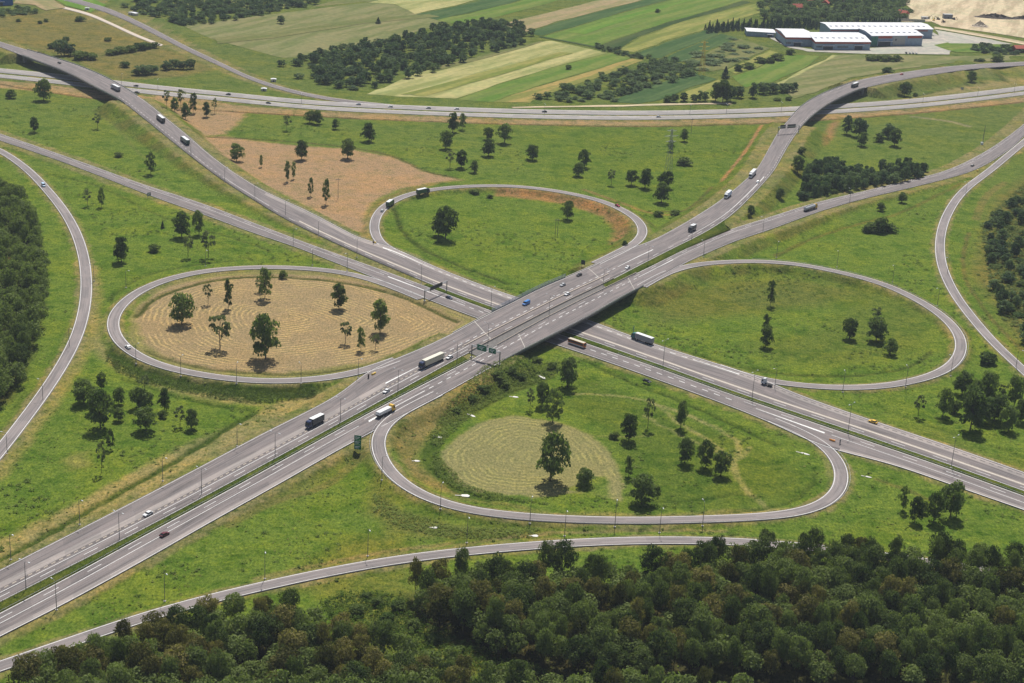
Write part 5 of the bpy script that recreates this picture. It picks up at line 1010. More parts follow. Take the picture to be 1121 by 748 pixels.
def truck(label, cabc, boxc, px, py, rib, d, L=16.0, roofc='white', kind='box', cat='truck'):
    loc, a = place(px, py, rib, d); t = thing('lorry', label, cat, loc, a, 'lorries on the roads'); t.scale = (1.12,)*3; h = L/2; c = paint(cabc, PAINT[cabc]); b = paint(boxc, PAINT[boxc])
    mb = MB(); mb.profile([(h-2.2, .55), (h-.05, .55), (h, 1.3), (h-.12, 1.75), (h-.45, 3.05), (h-.9, 3.4), (h-2.2, 3.55)], -1.22, 1.22, [0, 0, 0, .02, .10, .15, .15]); fix_normals(mb.obj('cab', c, t, .06))
    mb = MB(); mb.profile([(h-.09, 1.78), (h-.40, 2.95), (h-.35, 2.97), (h-.03, 1.78)], -1.08, 1.08); fix_normals(mb.obj('windscreen', 'glass_dark', t))
    for s in (-1, 1):
        mb = MB(); mb.profile([(h-1.5, 1.85), (h-.5, 1.85), (h-.7, 2.7), (h-1.5, 2.7)], s*1.2-.04, s*1.2+.04); fix_normals(mb.obj('side_window', 'glass_dark', t))
        mb = MB(); mb.box(h-.05, h+.03, s*.9-.2, s*.9+.2, .75, .95); mb.obj('headlight', 'headlight', t)
    mb = MB(); mb.box(-h+.2, h-1.2, -.45, .45, .62, 1.0); mb.box(-h+.3, -h+1.1, -1.15, 1.15, .45, .6); mb.obj('chassis', 'chassis', t)
    if kind in ('box', 'mixed'):
        mb = MB(); mb.box(-h, h-2.75, -1.26, 1.26, 1.05, 3.9); mb.obj('cargo_box', b, t, .04)
        mb = MB(); mb.box(-h+.03, h-2.78, -1.22, 1.22, 3.905, 3.96); mb.obj('box_roof', paint(roofc, PAINT[roofc]), t)
        mb = MB(); mb.box(-h-.05, -h-.005, -1.1, 1.1, 1.2, 3.75); mb.obj('rear_door', b, t)
    elif kind == 'tank':
        mb = MB(); mb.tube([(-h, 0, 2.35), (-h+.25, 0, 2.35), (h-3.0, 0, 2.35), (h-2.75, 0, 2.35)], [.9, 1.22, 1.22, .9], 16); fix_normals(mb.obj('tank', b, t))
        mb = MB(); mb.box(-h+1, h-3.8, -.3, .3, 3.5, 3.62); mb.obj('walkway', 'chassis', t)
    elif kind == 'flat':
        mb = MB(); mb.box(-h, h-2.75, -1.25, 1.25, 1.0, 1.3); mb.obj('loading_bed', 'chassis', t)
        mb = MB(); mb.box(-h+.1, h-2.9, -1.2, 1.2, 1.3, 2.9); mb.obj('load_cover', b, t, .1)
    else:
        mb = MB(); mb.box(-h, h-2.6, -.9, .9, .95, 1.15); mb.box(-h+.6, -h+1.8, -.5, .5, 1.15, 1.3); mb.obj('coupling', 'chassis', t)
    xs = [h-1.3]+([h-4.6] if L > 9 else [])+([-h+1.2, -h+2.5, -h+3.8] if L > 12 else [-h+1.4])
    for x in xs:
        for s in (-1, 1):
            mb = MB(); mb.wheel(x, s*1.03, .5, .38); fix_normals(mb.obj('wheel', 'tyre', t))
    return t
car('white car driving in the lower left highway beside two long dashes', 'white', 162, 564, At, -1)
car('dark red car heading up the lower left highway near its bottom', 'dark red', 180, 586.5, Ab, 1)
truck('dark lorry with white-roofed box on the lower left highway', 'dark blue', 'dark grey', 344.5, 465.5, At, -1, 11)
car('white estate car on the highway midway between two lorries', 'white', 423, 429.5, At, -1)
truck('long beige lorry with dark blue cab left of the central bridge', 'dark blue', 'beige', 472, 399, At, -1, 18, 'cream')
car('white car following right behind the long beige lorry', 'white', 492, 392.5, At, -1)
car('blue van crossing the central bridge', 'blue', 576, 333.5, At, -1, True, 'van', 'vans on the roads', 5.8)
car('white car on the central bridge nearest the median barrier', 'white', 621, 323, At, -1)
car('silver car on the outer lane of the bridge ahead of a black car', 'silver', 616, 313, At, -1)
car('black car with pale roof entering the bridge outer lane', 'black', 634, 302, At, -1)
car('white car beside the median just beyond the central bridge', 'white', 687, 294, At, -1)
truck('small dark lorry with white box on the road beyond the bridge', 'dark grey', 'dark grey', 757.5, 253, At, -1, 8.5)
truck('white lorry nearer the junction of the two on the right flyover approach', 'white', 'light blue', 796.5, 216, At, -1, 12)
truck('white lorry farther up the right flyover approach', 'white', 'silver', 823.5, 193, At, -1, 16)
car('white car beside the upper white lorry on the right approach', 'white', 829.5, 200, At, -1)
truck('lorry with dark sides crossing the upper right flyover', 'dark grey', 'dark grey', 935.5, 95.5, At, -1, 14)
car('red and white car behind a dark tree on the upper right ramp', 'red', 987, 82, At, -1)
truck('yellow-cabbed lorry with white covered load beside the near gore', 'yellow', 'white', 422, 453.5, Ab, 1, 12, kind='flat')
truck('pale tanker lorry with yellow cab on the right-hand carriageway', 'yellow', 'silver', 887, 230, Ab, 1, 16, kind='tank')
car('dark car at the far right merge of slip road and carriageway', 'black', 1064.5, 182, Ab, 1)
truck('teal-cabbed lorry with grey box just right of the bridge', 'teal', 'grey', 703, 374, Bt, -1, 14)
truck('white lorry tractor driving without a trailer on the lower motorway', 'white', 'white', 839.5, 422, Bt, -1, 6.2, kind='tractor')
car('yellow car on the lower motorway at the right', 'yellow', 955.5, 463, Bt, -1)
car('black car on the lower motorway passing under the left gantry', 'dark blue', 491.5, 327, Bb, 1)
car('dark car with white roof parked on the motorway verge below the bridge', 'black', 708, 418.5, Bb, 1)
truck('white-roofed lorry crossing the upper left flyover', 'white', 'grey', 126.5, 98.5, Bt, -1, 16)
truck('dark-sided lorry leading on the upper left flyover approach', 'dark grey', 'dark grey', 176, 132.5, Bt, -1, 16)
truck('dark-sided lorry following on the upper left flyover approach', 'dark grey', 'dark green', 202.5, 156.5, Bt, -1, 16)
car('black car on the upper left flyover', 'black', 65, 69.5, Bt, -1)
truck('dark blue lorry leading on the far loop', 'dark blue', 'dark green', 463, 212.5, top, 1, 11)
truck('dark green lorry following on the far loop', 'dark green', 'dark green', 427, 225.5, top, 1, 10.5)
car('white car close behind the dark green lorry on the loop', 'silver', 418.5, 231.5, top, 1)
car('dark red car on the right end of the far loop', 'red', 676, 226, top, 1)
car('pale blue-white car on the left slip road', 'light blue', 47.5, 204, lo, 1, True, 'van', 'vans on the roads', 5.2)
car('white car at the left end of the left loop', 'white', 140, 381, left, -1)
FARCARS = [(149, 94.8, 'black', F1), (250, 104, 'black', F1), (392.5, 115, 'silver', F1), (427.5, 117.5, 'white', F1), (469, 119, 'silver', F1), (500, 120, 'white', F1), (596, 123, 'black', F1), (150, 102, 'dark grey', F2), (294, 113.5, 'dark grey', F2), (721, 128.5, 'white', F2)]
for k, (px, py, c, r) in enumerate(FARCARS):
    car(f'small {c} car on the far motorway, {ordinal(k+1 if r is F1 else k-6)} from left on its {"farther" if r is F1 else "nearer"} carriageway', c, px, py, r, -1 if r is F1 else 1, group='cars on the far motorway', small=True)
# bus
loc, a = place(631.5, 378.5, Bb, 1); t = thing('coach_bus', 'orange and white bus coming out from under the bridge', 'bus', loc, a)
mb = MB(); mb.profile([(-6, .4), (6, .4), (6.05, 1.6), (5.8, 3.2), (-6, 3.25)], -1.26, 1.26, [0, 0, 0, .08, .08]); fix_normals(mb.obj('body', paint('orange', PAINT['orange']), t, .08))
mb = MB(); mb.box(-5.8, 5.6, -1.2, 1.2, 3.2, 3.34); mb.obj('roof', paint('beige', PAINT['beige']), t)
for s in (-1, 1):
    mb = MB(); mb.box(-5.7, 5.2, s*1.245-.03, s*1.245+.03, 1.6, 2.7); mb.obj('window_band', 'glass_dark', t); mb = MB(); mb.box(-5.95, 5.9, s*1.27-.02, s*1.27+.02, .45, 1.1); mb.obj('side_skirt', paint('white', PAINT['white']), t)
    for x in (4, -3.6):
        mb = MB(); mb.wheel(x, s*1.08, .5, .36); fix_normals(mb.obj('wheel', 'tyre', t))
mb = MB(); mb.box(5.93, 6.08, -1.1, 1.1, 1.5, 2.9); mb.obj('windscreen', 'glass_dark', t)

# ------------------------------------------------------------------ gantries and signs
def gantry(label, b0, b1, rib, zf, ptop, panels, front, facing):
    """posts at two pixels; panels: (from, to) fractions with sizes; facing +1/-1 picks the side that carries the sign face."""
    def at(px):
        z = 1.0
        for _ in range(5): P = unproj(np.array(px[0], float), np.array(px[1], float), np.array(z)); z = float(zf(P[None])[0])-.2
        return P
    p0, p1 = at(b0), at(b1); t = thing('sign_gantry', label, 'road sign gantry', tuple(p0), math.atan2(*(p1-p0)[1::-1])); L = float(np.linalg.norm((p1-p0)[:2])); dz = p1[2]-p0[2]; hh = ptop
    for x, z in ((0, 0), (L, dz)):
        mb = MB(); mb.box(x-.22, x+.22, -.22, .22, z-.6, hh+.4); mb.obj('post', 'pole_grey', t)
        mb = MB(); mb.box(x-.7, x+.7, -.7, .7, z-.6, z+.35); mb.obj('footing', 'concrete', t)
    mb = MB()
    for y in (-.35, .35):
        for z in (hh-.35, hh+.35): mb.box(-.2, L+.2, y-.09, y+.09, z-.09, z+.09)
    for k in range(int(L/1.5)):
        x = k*1.5; mb.tube([(x, -.35, hh-.35), (x+1.5, -.35, hh+.35)], [.05, .05], 4); mb.tube([(x, .35, hh+.35), (x+1.5, .35, hh-.35)], [.05, .05], 4)
    fix_normals(mb.obj('truss_beam', 'galvanised', t))
    for f0, f1, z0, z1 in panels:
        x0, x1 = L*f0, L*f1; y = -.55*facing; mb = MB(); mb.box(x0, x1, min(y, y-.12*facing), max(y, y-.12*facing), hh+z0, hh+z1); s = mb.obj('sign_panel', 'sign_green' if front else 'sign_back', t)
        fm = MB(); yy = y-.14*facing; b_ = .12
        y0, y1 = min(yy, yy-.02*facing), max(yy, yy-.02*facing)
        for q in ((x0, x1, hh+z0, hh+z0+b_), (x0, x1, hh+z1-b_, hh+z1), (x0, x0+b_, hh+z0+b_, hh+z1-b_), (x1-b_, x1, hh+z0+b_, hh+z1-b_)): fm.box(q[0], q[1], y0, y1, q[2], q[3])
        xm = (x0+x1)/2; w_ = (x1-x0)
        for q in ((xm-w_*.3, xm+w_*.28, .62, .72), (xm-w_*.34, xm+w_*.12, .40, .50)): fm.box(q[0], q[1], y0, y1, hh+z0+(z1-z0)*q[2], hh+z0+(z1-z0)*q[3])
        v = [(xm-.5, y0), (xm+.5, y0)]; zb = hh+z0+(z1-z0)*.12
        fm.v += [(xm-.55, yy-.02*facing, zb+.75), (xm+.55, yy-.02*facing, zb+.75), (xm, yy-.02*facing, zb)]; fm.f += [(len(fm.v)-3, len(fm.v)-2, len(fm.v)-1)]
        if front: fm.obj('sign_lettering', 'sign_white', s)
    return t
gantry('gantry with two green signs over the highway before the central bridge', (516.2, 391.2), (546.7, 399.2), Ab, zAb, 7.2, [(.2, .54, -1.6, 1.9), (.62, .88, -1.5, 1.6)], True, 1)
gantry('gantry seen from behind over the lower motorway left of the bridge', (464.7, 329.6), (488.9, 318.8), Bb, zc(.8), 6.6, [(.2, .75, -1.2, 1.4)], False, 1)
gantry('gantry with two dark sign backs over the upper right flyover approach', (851.5, 147.5), (874, 145.5), At, zAt, 6.8, [(.1, .36, -1.6, 1.8), (.45, .85, -1.6, 1.8)], False, -1)
def road_sign(label, px, py, wd, h, z0, mat, face, cat='road sign', rows_=1, cols_=1, post='galvanised', zl=None):
    P = ground_pt(px, py)
    if zl is not None: P = unproj(np.array(px, float), np.array(py, float), np.array(zl))
    t = thing('road_sign', label, cat, tuple(P), face)
    for x in ((-wd*.32, wd*.32) if wd > 1.5 else (0,)):
        mb = MB(); mb.tube([(x, 0, -.4), (x, 0, z0+h)], [.09, .09], 6); mb.obj('post', post, t)
    ph = h/rows_
    for k in range(rows_):
        mb = MB(); mb.box(-wd/2, wd/2, -.2, -.11, z0+k*ph+.06, z0+(k+1)*ph-.06); s = mb.obj('sign_panel', mat, t)
        if mat == 'sign_green' or mat == 'sign_grey':
            fm = MB(); fm.box(-wd*.38, wd*.30, -.23, -.205, z0+k*ph+ph*.56, z0+k*ph+ph*.70); fm.box(-wd*.38, wd*.12, -.23, -.205, z0+k*ph+ph*.28, z0+k*ph+ph*.42); fm.obj('sign_lettering', 'sign_white', s)
    return t
aA = math.atan2(dA[1], dA[0])-math.pi/2; aB = math.atan2(dB[1], dB[0])-math.pi/2
road_sign('tall green stacked direction sign left of the near gore', 391.5, 495.5, 3.6, 7.6, 1.2, 'sign_green', aA+.35, rows_=3)
road_sign('green direction sign beside the lower motorway next to the teal lorry', 693, 367, 3.0, 3.6, 2.2, 'sign_green', aB+math.pi+.5)
road_sign('grey-backed sign on the verge beside the bridge outer lane', 638, 294.5, 3.0, 3.2, 1.6, 'sign_back', aA)
road_sign('grey sign at the near loop exit gore', 919.5, 487, 1.6, 2.4, .8, 'sign_grey', aB+.2)
road_sign('brown-backed marker sign at the left loop gore', 403.5, 415, 1.0, 2.6, .3, 'brown_post', aA)
road_sign('small dark sign panel at the far loop gore', 409, 268, 1.2, 1.8, .8, 'brown_post', aB)
road_sign('small blue-grey sign on the grass beside the far motorway', 1053, 99, 3.2, 2.6, .8, 'sign_grey', aB+2)
road_sign('pair of grey sign posts above the upper left carriageway', 163, 217, 3.4, 2.8, 1.6, 'sign_grey', aB+math.pi)
def cushion(label, px, py, mat, ang):
    P = ground_pt(px, py); z = P[2]+.35; t = thing('crash_cushion', label, 'crash cushion', (P[0], P[1], z), ang)
    mb = MB(); mb.prism([(-1.6, -.5), (1.2, -.6), (1.7, -.3), (1.7, .3), (1.2, .6), (-1.6, .5)], -.4, .9); mb.obj('cushion_body', mat, t, .08)
    mb = MB(); mb.box(1.71, 1.76, -.35, .35, .1, .8); mb.obj('reflector', 'sign_white', t); mb = MB(); mb.box(-1.7, 1.0, -.1, .1, .9, 1.05); mb.obj('top_rail', 'galvanised', t)
cushion('yellow crash cushion at the left loop gore', 409, 410.5, 'yellow_paint', aA+math.pi/2); cushion('orange crash cushion at the near loop exit gore', 911, 483.5, 'orange_paint', aB+math.pi/2)
cushion('small yellow crash cushion at the far loop gore', 410, 266.5, 'yellow_paint', aB+math.pi/2); cushion('yellow crash cushion where the right slip road merges', 1070, 187.5, 'yellow_paint', aA+math.pi/2)

# concrete aprons of the drains
def apron(label, px, py, l_, wd, ang, k):
    P = ground_pt(px, py); rnd = random.Random(k); mb = MB(); pts = [(l_/2*math.cos(a)*(1+rnd.uniform(-.2, .2)), wd/2*math.sin(a)*(1+rnd.uniform(-.2, .2))) for a in np.linspace(0, 6.283, 7)[:-1]]
    mb.prism(pts, -.3, .22); o = mb.obj('drain_apron', 'white_slab'); o.location = tuple(P); o.rotation_euler = (0, 0, ang)
    mb2 = MB(); mb2.box(-l_*.9, -l_*.35, -.35, .35, -.3, .12); c = mb2.obj('channel', 'concrete', o); tag(o, label, 'concrete slab', 'pale concrete drain aprons')
AP = [('pale concrete drain apron on the slope below the green gantry', 517, 455.5, 5, 2.4, -.7), ('pale concrete drain apron left of the hay patch', 481, 479, 5, 2.6, -.5), ('small pale apron at the left rim of the near loop', 456.5, 505, 3.5, 2.6, 0), ('pair of pale slabs beside the bottom left of the near loop', 509, 543, 6.5, 4, 0), ('white slab by the bushes beneath the bridge end', 594, 413.5, 6.5, 3, -.9), ('white slab left of the dark tree near the bridge', 564, 435, 4.5, 2.4, -.2), ('pale slab at the right end of the near loop', 881, 497, 6.5, 2, -.5), ('pale strip on the grass outside the near loop exit', 950.5, 522.5, 5, 2, -.4), ('pale slab between near loop and bottom slip road', 586, 587, 4, 3, 0), ('small pale slab on rough ground under the near loop', 476, 578, 3.5, 2.6, 0)]
for k, a in enumerate(AP): apron(a[0], a[1], a[2], a[3]*.8, a[4]*.75, a[5], k)

# ------------------------------------------------------------------ pylons and masts
def pylon(label, px, py, h, ang, mat='galvanised', wd=5.0):
    P = ground_pt(px, py); t = thing('power_pylon', label, 'pylon', tuple(P), ang, 'lattice power pylons'); mb = MB(); b = wd/2; tp = .5
    lev = np.linspace(0, 1, 7); r_ = lambda f: b*(1-f)+tp*f
    for sx in (-1, 1):
        for sy in (-1, 1): mb.tube([(sx*b, sy*b, -.3), (sx*tp, sy*tp, h)], [.14, .1], 4)
    for f0, f1 in zip(lev[:-1], lev[1:]):
        for s in (-1, 1):
            mb.tube([(-r_(f0), s*r_(f0), f0*h), (r_(f1), s*r_(f1), f1*h)], [.07, .07], 4); mb.tube([(r_(f0), s*r_(f0), f0*h), (-r_(f1), s*r_(f1), f1*h)], [.07, .07], 4)
            mb.tube([(s*r_(f0), -r_(f0), f0*h), (s*r_(f1), r_(f1), f1*h)], [.07, .07], 4); mb.tube([(s*r_(f0), r_(f0), f0*h), (s*r_(f1), -r_(f1), f1*h)], [.07, .07], 4)
    fix_normals(mb.obj('lattice_tower', mat, t))
    for k, (f, l_) in enumerate(((.72, 5), (.84, 6.5), (.96, 4.5))):
        mb = MB(); mb.tube([(-l_, 0, f*h+.2), (0, 0, f*h+.7), (l_, 0, f*h+.2)], [.1, .2, .1], 4); mb.tube([(-l_, 0, f*h+.1), (0, 0, f*h-.6), (l_, 0, f*h+.1)], [.08, .1, .08], 4); fix_normals(mb.obj('cross_arm', mat, t))
pylon('grey lattice pylon on the meadow behind the far loop', 731.5, 190, 38, .4); pylon('yellowish lattice pylon among the far fields', 768, 83, 38, .3, 'yellow_paint', 6)
def mast(label, px, py, h, two=True):
    P = ground_pt(px, py); t = thing('utility_pole', label, 'utility pole', tuple(P), .3, 'utility poles'); 
    for x in ((-.9, .9) if two else (0,)):
        mb = MB(); mb.tube([(x, 0, -.4), (x, 0, h)], [.2, .13], 6); mb.obj('pole', 'pole_grey', t)
    mb = MB(); mb.box(-2, 2, -.1, .1, h-1.2, h-.9); mb.obj('cross_arm', 'pole_grey', t)
mast('double utility pole on the meadow inside the far loop', 609, 257, 12); mast('utility pole standing in the big brown field', 370, 217.5, 16, False); mast('utility pole in front of the far motorway, behind the meadow trees', 756.5, 146, 14, False)
P = ground_pt(1075.5, 158); t = thing('radio_mast', 'slim dark mast with a white box at its foot, upper right', 'mast', tuple(P), 0)
mb = MB(); mb.tube([(0, 0, -.3), (0, 0, 18)], [.35, .2], 6); mb.obj('pole', 'pole_grey', t); mb = MB(); mb.box(-2.2, .2, -2.2, -.5, -.2, 2.2); mb.obj('equipment_box', 'lamp_white', t)

# ------------------------------------------------------------------ far buildings
def hall(label, p0, p1, p2, h, rise, wallm='wall_blue_grey', roofm='roof_white', fascia='fascia_red', doors=(), bands=(), group='white-roofed warehouse halls', name='warehouse', cat='warehouse'):
    W = unproj(np.array([p0[0], p1[0], p2[0]], float), np.array([p0[1], p1[1], p2[1]], float), np.array([.3]*3)); o = W[0]; ex = W[1]-W[0]; ey = W[2]-W[0]; L = np.linalg.norm(ex[:2]); a = math.atan2(ex[1], ex[0])
    c, s = math.cos(-a), math.sin(-a); ey = np.array([c*ey[0]-s*ey[1], s*ey[0]+c*ey[1]]); D = ey[1]; sk = ey[0]
    t = thing(name, label, cat, tuple(o), a, group)
    mb = MB(); mb.prism([(0, 0), (L, 0), (L+sk, D), (sk, D)], -.3, h); mb.obj('wall', wallm, t)
    mb = MB(); e = .8; b = [(-e, -e, h), (L+e, -e, h), (L+sk*.5+e, D*.5, h+rise), (sk*.5-e, D*.5, h+rise), (sk-e, D+e, h), (L+sk+e, D+e, h)]
    mb.v = [(x, y, z+.05) for x, y, z in b]+[(x, y, z+.4) for x, y, z in b]
    f = [(0, 1, 2, 3), (3, 2, 5, 4)]; mb.f = [tuple(reversed(q)) for q in f]+[tuple(i+6 for i in q) for q in f]+[(0, 1, 7, 6), (1, 2, 8, 7), (2, 5, 11, 8), (5, 4, 10, 11), (4, 3, 9, 10), (3, 0, 6, 9)]
    fix_normals(mb.obj('roof', roofm, t))
    if L > 60:
        for q in np.arange(4, L-3, 8.0):
            mb = MB(); x = q+sk*.28; y = D*.28; z = h+rise*.56+.45; mb.box(x-1.3, x+1.3, y-1.6, y+1.6, z, z+.5); mb.obj('roof_light', 'skylight', t)
    mb = MB(); mb.v = [(0, 0, h), (sk, D, h), (sk*.5, D*.5, h+rise), (L, 0, h), (L+sk, D, h), (L+sk*.5, D*.5, h+rise)]; mb.f = [(0, 2, 1), (3, 4, 5)]; fix_normals(mb.obj('gable', wallm, t))
    if fascia:
        mb = MB(); mb.box(0, L, -.35, -.05, h-2.1, h-.1); mb.obj('fascia', fascia, t)
        mb = MB(); mb.prism([(-.35, 0), (-.05, 0), (sk-.05, D), (sk-.35, D)], h-2.1, h-.1); mb.obj('fascia', fascia, t)
    for f0, f1, hh in doors:
        mb = MB(); mb.box(L*f0, L*f1, -.25, -.05, .0, hh); dd = mb.obj('loading_door', 'door_dark', t); mb = MB(); mb.box(L*f0-1.5, L*f1+1.5, -3.2, -.06, hh+.5, hh+.9); mb.obj('canopy', 'roof_white', t)
    for f0, f1, z0, z1, m_ in bands:
        mb = MB(); mb.box(L*f0, L*f1, -.42, -.06, z0, z1); mb.obj('wall_panel' if m_ != 'glass_dark' else 'window', m_, t)
    return t
hall('long rear warehouse hall with white roof in front of the wood', (908, 42), (1020, 42), (897, 34.5), 11.5, 2.0, doors=(), fascia=None, bands=((.0, .95, 9, 10.2, 'fascia_red'),))
hall('right-hand warehouse hall with red bands and dark loading door', (953, 50.5), (1009, 50), (939, 42), 12.5, 1.6, doors=((.14, .38, 5.5),), bands=((.13, .40, 9.4, 12.2, 'fascia_red'), (.70, .98, 9.4, 12.2, 'fascia_red'), (.0, .12, .1, 11.4, 'wall_green'), (.46, .49, 6.5, 9, 'door_dark'), (.42, .66, 1, 12, 'galvanised')), fascia=None)
hall('front wing of the warehouse with long white roof and two canopies', (892, 54.6), (952, 54.8), (880, 44), 9.6, 2.2, doors=((.15, .32, 4.5), (.72, .86, 5)), bands=((.4, .6, 3, 4.2, 'glass_dark'), (.02, .12, 3, 4.2, 'glass_dark')))
hall('left-hand warehouse block with red gable edge', (859.5, 50.4), (890, 50.8), (848.5, 40.8), 10.5, 2.2, doors=((.3, .55, 4.5),), bands=((.02, .2, 3, 4.5, 'glass_dark'),))
hall('small low shed with white roof left of the warehouse', (817.5, 39.3), (848, 41), (815, 35.5), 5.5, 1.0, fascia=None, doors=((.75, .9, 2.8),))
hall('bright blue industrial building in the upper left corner', (-14, 7), (14.5, 5.5), (-20, 1), 10, .8, 'blue_clad', 'blue_clad', None, group=None, doors=((.4, .6, 4),), name='industrial_building', cat='building')
HS = [(872, 12.5, 'house with red roof among the trees, behind the warehouse’s left block'), (884, 4.5, 'bright red-roofed house at the top edge in the wood'), (903, 8, 'red-roofed house half hidden in the far wood'), (924, 4, 'red-roofed house nearest the sand yard in the far wood'), (988, 19.5, 'small brown-roofed house at the edge of the sand yard')]
for k, (px, py, lb) in enumerate(HS):
    P = ground_pt(px, py); t = thing('house', lb.replace('’', "'"), 'house', tuple(P), .3+.5*k, 'red-roofed houses by the wood'); mb = MB(); mb.box(-7, 7, -5, 5, -.3, 6.5); mb.obj('wall', 'wall_cream', t)
    mb = MB(); mb.v = [(-7.6, -5.8, 6.2), (7.6, -5.8, 6.2), (7.6, 0, 10.6), (-7.6, 0, 10.6), (-7.6, 5.8, 6.2), (7.6, 5.8, 6.2)]; mb.f = [(0, 1, 2, 3), (3, 2, 5, 4), (0, 3, 4), (1, 5, 2), (0, 4, 5, 1)]; r_ = fix_normals(mb.obj('roof', 'roof_red', t)); mb = MB(); mb.box(2, 3, .6, 1.6, 8, 11.6); mb.obj('chimney', 'wall_cream', r_)
    for x in (-4, 0, 4): mb = MB(); mb.box(x-.6, x+.6, -5.06, -4.98, 3.6, 5.0); mb.obj('window', 'glass_dark', t)
P = ground_pt(1116, 57); t = thing('house', 'long reddish building at the right edge beyond the ramp', 'building', tuple(P), .25); mb = MB(); mb.box(-9, 14, -6, 6, -.3, 5.5); mb.obj('wall', 'roof_red', t); mb = MB(); mb.v = [(-9.6, -6.6, 5.3), (14.6, -6.6, 5.3), (14.6, 0, 8.6), (-9.6, 0, 8.6), (-9.6, 6.6, 5.3), (14.6, 6.6, 5.3)]; mb.f = [(0, 1, 2, 3), (3, 2, 5, 4), (0, 3, 4), (1, 5, 2), (0, 4, 5, 1)]; fix_normals(mb.obj('roof', 'roof_red', t)); mb = MB(); mb.box(-6, 10, -6.08, -5.98, 1.6, 3.6); mb.obj('window', 'glass_dark', t)
# the sand yard: cabin, machines, fence wall and heaps
def cabin(label, px, py, mat, l_=12, wd=5, h=5, ang=.2):
    P = ground_pt(px, py); t = thing('site_cabin', label, 'cabin', tuple(P), ang, 'site cabins in the sand yard'); mb = MB(); mb.box(-l_/2, l_/2, -wd/2, wd/2, -.1, h); mb.obj('wall', mat, t); mb = MB(); mb.box(-l_/2-.3, l_/2+.3, -wd/2-.3, wd/2+.3, h, h+.35); mb.obj('roof', 'galvanised', t)
    mb = MB(); mb.box(-1, 1, -wd/2-.08, -wd/2+.02, 0, 2.4); mb.obj('door', 'door_dark', t)
cabin('dark blue two-storey site cabin in the sand yard', 1037, 20.5, 'sign_grey', 13, 6, 6); cabin('pale site cabin at the left side of the sand yard', 970, 19, 'concrete', 7, 5, 4); cabin('low pale container beside the sand yard track', 1012, 21, 'roof_white', 9, 4, 3)
def digger(label, px, py, k, c):
    P = ground_pt(px, py); t = thing('construction_machine', label, 'construction machine', tuple(P), k*1.3, 'machines parked in the sand yard'); mb = MB(); mb.box(-2.2, 2.2, -1.5, -.8, 0, 1.1); mb.box(-2.2, 2.2, .8, 1.5, 0, 1.1); mb.obj('tracks', 'tyre', t)
    mb = MB(); mb.box(-2.2, 1.6, -1.4, 1.4, 1.1, 2.5); mb.obj('body', c, t, .1); mb = MB(); mb.box(.2, 1.6, -1.3, 0, 2.5, 3.9); mb.obj('cab', 'glass_dark', t); mb = MB(); mb.tube([(1.4, .4, 2), (4.2, .4, 5), (6.6, .4, 2.2), (6, .4, .6)], [.35, .3, .25, .4], 5); fix_normals(mb.obj('arm', c, t))
for k, (px, py, lb, c) in enumerate([(1016, 21, 'dark digger parked leftmost in the sand yard', 'door_dark'), (1022, 23, 'yellow digger parked in front of the sand yard', 'yellow_paint'), (1027, 22, 'dark machine parked beside the blue site cabin', 'chassis'), (1033, 25, 'brown machine parked nearest the yard track', 'brown_post'), (1044, 22, 'dark machine right of the blue site cabin', 'chassis')]): digger(lb, px, py, k, c)
W = unproj(np.array([975., 1013.]), np.array([22.5, 24.5]), 0); mb = MB(); dv = (W[1]-W[0])[:2]; L = float(np.linalg.norm(dv)); 
for k in range(int(L/4)): mb.box(k*4, k*4+3.85, -.12, .12, -.2, 3.6)
o = mb.obj('panel_fence', 'wall_cream'); o.location = tuple(W[0]); o.rotation_euler = (0, 0, math.atan2(dv[1], dv[0])); tag(o, 'pale panel fence between the wood and the sand yard', 'fence')
def heap(label, px, py, rx, ry, h, mat, seed):
    g = np.random.default_rng(seed); P = ground_pt(px, py); n = 28; r = np.linspace(0, 1, 9); v = [(0, 0, h)]; f = []
    for i, q in enumerate(r[1:]):
        for k in range(n):
            a = 6.283*k/n; z = h*(1-q)**1.1*(1+.25*g.normal()*(q < 1)); v.append((rx*q*math.cos(a)*(1+.08*g.normal()), ry*q*math.sin(a)*(1+.08*g.normal()), max(z, -.3)))
    for k in range(n): f.append((0, 1+k, 1+(k+1) % n))
    for i in range(len(r)-2):
        for k in range(n): f.append((1+i*n+k, 1+(i+1)*n+k, 1+(i+1)*n+(k+1) % n, 1+i*n+(k+1) % n))
    me = bpy.data.meshes.new('sand_heap'); me.from_pydata(v, [], f); me.update(); o = link('sand_heap', me, mat); o.location = tuple(P); tag(o, label, 'sand heap', 'heaps in the sand yard')
heap('small pale pointed sand heap beside the yard track', 1073, 29.5, 13, 9, 7, 'sand_pale', 1); heap('long dark earth mound in the sand yard', 1090, 20, 36, 12, 6, 'bark', 2); heap('dark mound at the right edge of the sand yard', 1118, 21, 22, 10, 4, 'bark', 3)
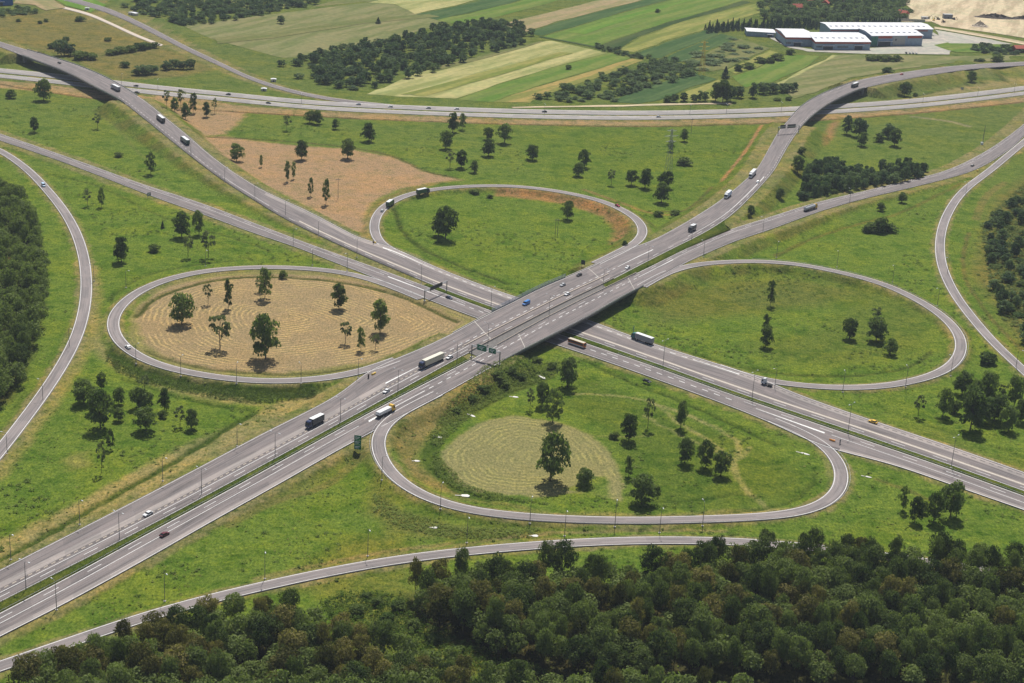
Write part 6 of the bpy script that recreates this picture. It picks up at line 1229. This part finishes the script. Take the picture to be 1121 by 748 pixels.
for k, (px, py, c) in enumerate([(992, 58.5, 'black'), (996, 58.7, 'white'), (999.5, 58.9, 'silver'), (1003, 59, 'white'), (1021.5, 39.3, 'white')]):
    P = ground_pt(px, py)
    fake = Ribbon(); fake.c = np.array([P[:2]-[0, 5], P[:2], P[:2]+[0, 5]]); fake.n = 3; fake.t = np.array([0, .5, 1]); fake.z = lambda xy, t_: np.full(len(np.atleast_2d(xy)), .5)
    car(f'{c} car parked on the warehouse yard, {ordinal(k+1)} from left', c, px, py, fake, 1, group='cars parked on the warehouse yard', small=True)
def shack(label, px, py, l_, wd, h, ang):
    P = ground_pt(px, py); o = thing('roadside_shed', label, 'shed', tuple(P), ang, 'pale sheds by the country road'); mb = MB(); mb.box(-l_/2, l_/2, -wd/2, wd/2, -.2, h); mb.obj('wall', 'wall_cream', o); mb = MB(); mb.profile([(-l_/2-.3, h), (l_/2+.3, h), (l_/2+.3, h+.25), (0, h+.7), (-l_/2-.3, h+.25)], -wd/2-.3, wd/2+.3); fix_normals(mb.obj('roof', 'roof_white', o)); mb = MB(); mb.box(-.6, .6, -wd/2-.06, -wd/2+.02, 0, 2); mb.obj('door', 'door_dark', o)
shack('long white-roofed shed beside the country road', 146, 16.5, 12, 5, 2.6, -.55); shack('small pale hut beside the country road near the motorway', 299.5, 89.5, 5, 4, 2.6, .2); shack('low pale shed between country road and far motorway', 289, 99.5, 5, 4, 2.2, .1); shack('small pale hut beside the concrete path', 95.5, 11.5, 5, 3, 2.4, .4)

# ------------------------------------------------------------------ the summer air
mb = MB(); mb.box(-12000, 12000, -4500, 20000, -3, H+12); o = mb.obj('haze', None)
mt = bpy.data.materials.new('haze_air'); mt.use_nodes = True; n = mt.node_tree.nodes; n.remove(n['Principled BSDF'])
v = n.new('ShaderNodeVolumePrincipled'); v.inputs['Density'].default_value = HAZE; v.inputs['Color'].default_value = (.80, .88, 1, 1); v.inputs['Anisotropy'].default_value = .0
mt.node_tree.links.new(v.outputs[0], n['Material Output'].inputs['Volume']); o.data.materials.append(mt); tag(o, kind='stuff')
